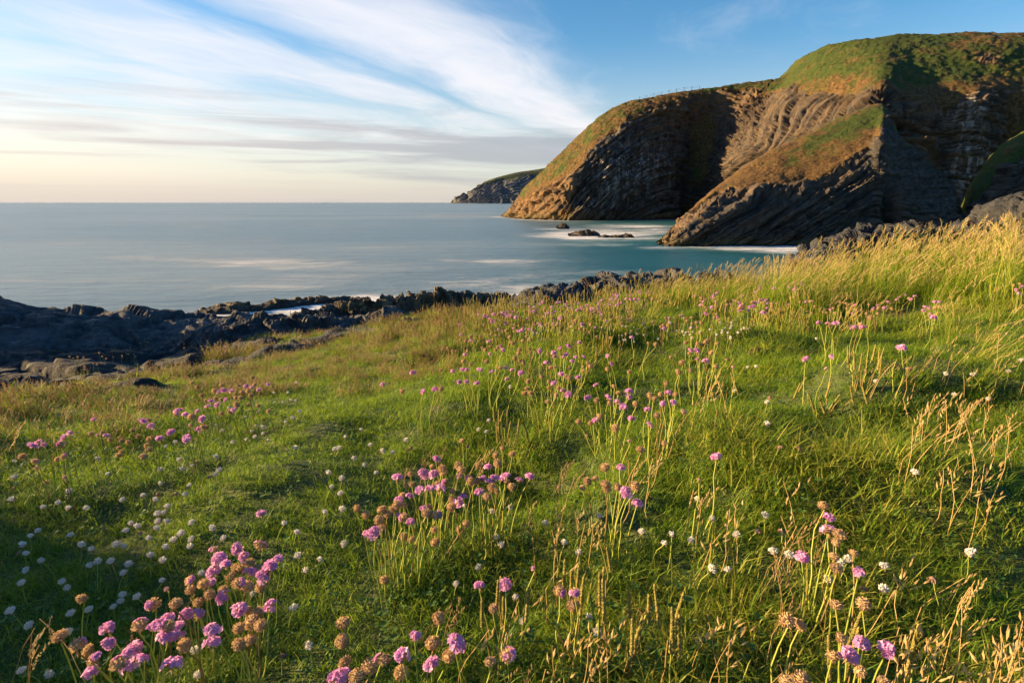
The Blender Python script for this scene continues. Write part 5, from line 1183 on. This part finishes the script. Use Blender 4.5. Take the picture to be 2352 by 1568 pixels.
plantain(7, XY('1645,1165 1640,1200'), 'stout plantain spike among tan seeding grass, bottom right', .12, 4)
plantain(7, XY('1260,1080 1240,1185 1035,1240'), 'pale green plantain spikes rising through the bottom right thrift', .12, 6)
plantain(7, XY('60,955 30,1100'), 'brown plantain spike beside the two dried thrift heads', .12, 4)
plantain(8, XY('178,640 200,650 220,660 235,655 285,690 300,700 190,700 250,700'), 'pale plantain tuft with many spikes at the foot of the centre thrift', .12, 18)
plantain(8, XY('360,530 330,480 400,420 600,395 620,410'), 'thin plantain spikes behind the thickest mid-slope thrift', .12, 6)
plantain(8, XY('1630,395 1655,410 1640,420 1690,420 1715,410 1745,385 1760,400 1770,430 1780,400'), 'row of yellowish plantain spikes on the green hummock at right', .13, 14)
plantain(8, XY('1435,545 1460,520 1470,590 1510,600 1560,540 1600,590 1640,555 1690,560'), 'low splayed plantain with brown spikes in bright turf', .08, 18)
plantain(8, XY('1130,450 1165,440 1150,500 1110,500'), 'thin brown plantain spikes beside the upright brown thrift group', .13, 6)
plantain(8, XY('700,180 640,195 600,215 560,225 760,160 800,150 850,140 890,135'), 'plantain spikes standing along the pink brow', .14, 8)
def grass_tuft(reg, tops, label, h=.15, big=False, mat=None, lean=(.35, 0, 0)):
    pts = []
    for (x, y) in tops:
        px, py = fp(reg, x, y); rr = random.Random(int(px * 11 + py * 3)); hh = h * rr.uniform(.8, 1.1); pts.append((hit(px, py, hh), hh, rr))
    C = np.mean([p[0] for p in pts], axis=0); cz = float(gh(C[0], C[1])); o = link('flowering_grass_tuft', None, kind='thing', label=label, cat='grass', group='flowering grass stalks', loc=(C[0], C[1], cz)); base = np.array((C[0], C[1], cz))
    for p, hh, rr in pts:
        root = p + np.array((-hh * rr.uniform(-.25, .45), rr.gauss(0, .025), 0)); root[2] = float(gh(root[0], root[1])) - .004
        st = link('stalk', stem_mesh('grass_stalk', root, p, .00055, rr.randrange(9999), [mat or M_STRAW], bow=.05), o, loc=tuple(p - base))
        rnd.seed(rr.randrange(9999)); mb = MB()
        if big: panicle(mb, root - p, (0, 0, 0), (rr.gauss(.5, .2), rr.gauss(0, .2), -.1), .04, 6, .014, .0019, 0, .7)
        else: panicle(mb, root - p, (0, 0, 0), lean, .042, 16, .0072, .0012, 0, .45)
        link('seed_head', mb.mesh('grass_seed_head', [mat or M_STRAW]), st)
grass_tuft(7, XY('1560,1240 1530,1200 1600,1330 1530,1440'), 'arching tan grass stalks beside the bottom right thrift flowers', .14, True)
grass_tuft(7, XY('1775,1230 1770,1290 1690,1530 1690,1260'), 'tan seeding grass between the stout plantain and the right corner', .13, True)
grass_tuft(7, XY('2195,1190 2110,1300 2170,1400 2260,1380 2290,1450 2210,1260'), 'dense cluster of straw grass heads in the bottom right corner', .14, True)
grass_tuft(7, XY('1900,1420 1950,1430 1980,1540 2060,1500'), 'low straw grass heads inward of the bottom right corner', .10, True)
grass_tuft(7, XY('1930,850 2010,880 1990,920 2040,1140 1935,980'), 'upright straw grass with narrow heads at lower right', .15)
grass_tuft(7, XY('2060,165 2080,95 1860,130 1800,130 2140,300'), 'loose golden grass heads in the bright turf at right', .13, True)
grass_tuft(7, XY('895,480 940,620 920,560'), 'dark reddish grass heads bending over the leaning thrift', .19, False, M_BROWN)
grass_tuft(7, XY('670,670 690,740 730,770'), 'brown grass heads left of the leaning thrift', .15, False, M_BROWN)
grass_tuft(7, XY('820,510 715,440 405,380 300,560 360,390'), 'thin tan grass heads upslope of the leaning thrift', .12, True)
grass_tuft(7, XY('730,215 1535,760 1565,850'), 'slender arching grass stalks across the right turf', .14, True)
grass_tuft(7, XY('205,1100 240,1190 400,1230 360,1270'), 'pale brome heads in front of the plantain, lower right of centre', .12, True)
grass_tuft(7, XY('785,1040 715,1040 700,1450 730,1500'), 'rusty grass heads by the two dried thrift heads', .12, False, M_BROWN)
grass_tuft(7, XY('120,250 235,260 165,300'), 'small grass heads beside the solitary slanting thrift', .11)
grass_tuft(7, XY('2345,1130 2330,1200 2300,1290'), 'straw grass heads cut by the right edge near the bottom', .15, True)
grass_tuft(6, XY('765,1060 780,1120 700,1110'), 'brown grass heads behind the tall bottom thrift', .13, False, M_BROWN)
grass_tuft(6, XY('600,175 590,230 460,270 700,140'), 'thin brown grass heads over the central thrift tuft', .15, False, M_BROWN)
grass_tuft(6, XY('945,180 985,150 960,230'), 'grass heads at the rear edge of the central thrift', .14)
grass_tuft(6, XY('1470,220 1530,290 1440,250'), 'dark blurred grass heads over the dark hollow', .19, False, M_BROWN)
grass_tuft(6, XY('1385,640 1410,500 1525,530 1230,480'), 'slim straw grass heads right of the central thrift', .15)
grass_tuft(6, XY('1590,600 1620,610 1650,620 2000,200 1995,240 1910,210'), 'long straw stalks among the three pink thrift', .16)
grass_tuft(6, XY('1410,870 1175,1070 1090,1230 1000,1240'), 'tan grass heads between the pink thrift and plantain', .11, True)
grass_tuft(6, XY('1600,1230 1580,1290 1545,1260 1610,1350'), 'big drooping brome head before the dark fleshy leaves', .11, True)
grass_tuft(6, XY('1730,1200 1700,1240 1660,1370 1640,1420 1390,1340 1350,1480'), 'golden brome stalks at the bottom centre', .11, True)
grass_tuft(6, XY('1910,1110 1190,1480 1090,1500'), 'short brown grass heads at the bottom edge of the plantain', .1, False, M_BROWN)
grass_tuft(5, XY('275,880 240,940 250,1060 215,980'), 'pale grass stalk at the bottom left', .13)
grass_tuft(5, XY('835,940 840,1030 1235,740 1120,800'), 'thin grass heads through the lower left thrift', .12, False, M_BROWN)
grass_tuft(1, XY('660,150 655,200'), 'tall blurred grass head at the far left against dark rock', .20)
grass_tuft(1, XY('515,250 520,290 710,240 735,290'), 'tan grass heads before the bare soil at left', .17)
grass_tuft(1, XY('940,190 930,230 1000,170 860,250'), 'upright tan grass heads left of the thrift bank', .16)
grass_tuft(1, XY('1100,150 1130,160 1170,90 1080,270 1050,300'), 'reddish grass heads between bare soil and thrift bank', .15)
grass_tuft(1, XY('1245,200 1275,210 1320,220 1390,140 1450,120 1240,280'), 'fine grass heads just left of the left bank thrift', .14, False, M_BROWN)
grass_tuft(1, XY('240,340 280,330 350,370 370,400 480,380 400,460'), 'tan grass heads above the small left thrift group', .15)
grass_tuft(1, XY('30,270 60,300 110,400 100,470 150,370'), 'tan grass heads at the left edge', .17)
rg = random.Random(5)
for i, (x, y, n, sx, sy, lab) in enumerate([(2000, 720, 6, 70, 60, 'golden stalks in the right turf below the clover'), (2150, 640, 7, 60, 50, 'golden stalks crossing the turf at far right'), (1930, 620, 5, 50, 40, 'straw stalks left of the far right stalks'), (2250, 700, 7, 50, 50, 'straw stalks against the right edge, mid height'), (1060, 560, 6, 60, 40, 'thin straw stalks by the upright brown thrift'), (1850, 440, 7, 60, 25, 'straw heads near the yellowish plantain row'), (2200, 420, 8, 80, 40, 'straw heads in the bright grass at the upper right')]):
    grass_tuft(8, [(x + rg.gauss(0, sx), y + rg.gauss(0, sy)) for k in range(n)], lab, .12, i % 2 == 0)

# ------------------------------------------------------------------ clod of dark earth on the hummock
def clod():
    px, py = fp(8, 1258, 418); p = hit(px, py + 4, .0); mb = MB(); rr = random.Random(3); V = []; n = 14; k = 9
    for i in range(k):
        t = i / (k - 1); for_r = math.sin(math.pi * (0.12 + .86 * t) if t < 1 else math.pi) 
        for j in range(n): a = 6.283 * j / n; q = (.030 * for_r + .001) * (1 + .28 * (rr.random() - .5)); V.append((q * 1.3 * math.cos(a), q * math.sin(a), .036 * (1 - math.cos(math.pi * t * .5)) * (1 + .12 * rr.random()) - .006))
    F = [(i * n + j, i * n + (j + 1) % n, (i + 1) * n + (j + 1) % n, (i + 1) * n + j) for i in range(k - 1) for j in range(n)] + [tuple((k - 1) * n + j for j in range(n))]
    m, N, out = new_mat('dark_earth'); geo = N.node('ShaderNodeNewGeometry'); nn = N.noise(geo.outputs['Position'], 180, 4); principled(N, out, N.mix(nn, (.03, .018, .01), (.12, .07, .04)), .95, nn, .004)
    link('earth_clod', mesh_from('earth_clod', V, F, m), label='dark brown clod of earth lying on the green hummock', cat='earth', loc=(p[0], p[1], float(gh(p[0], p[1]))))
clod()
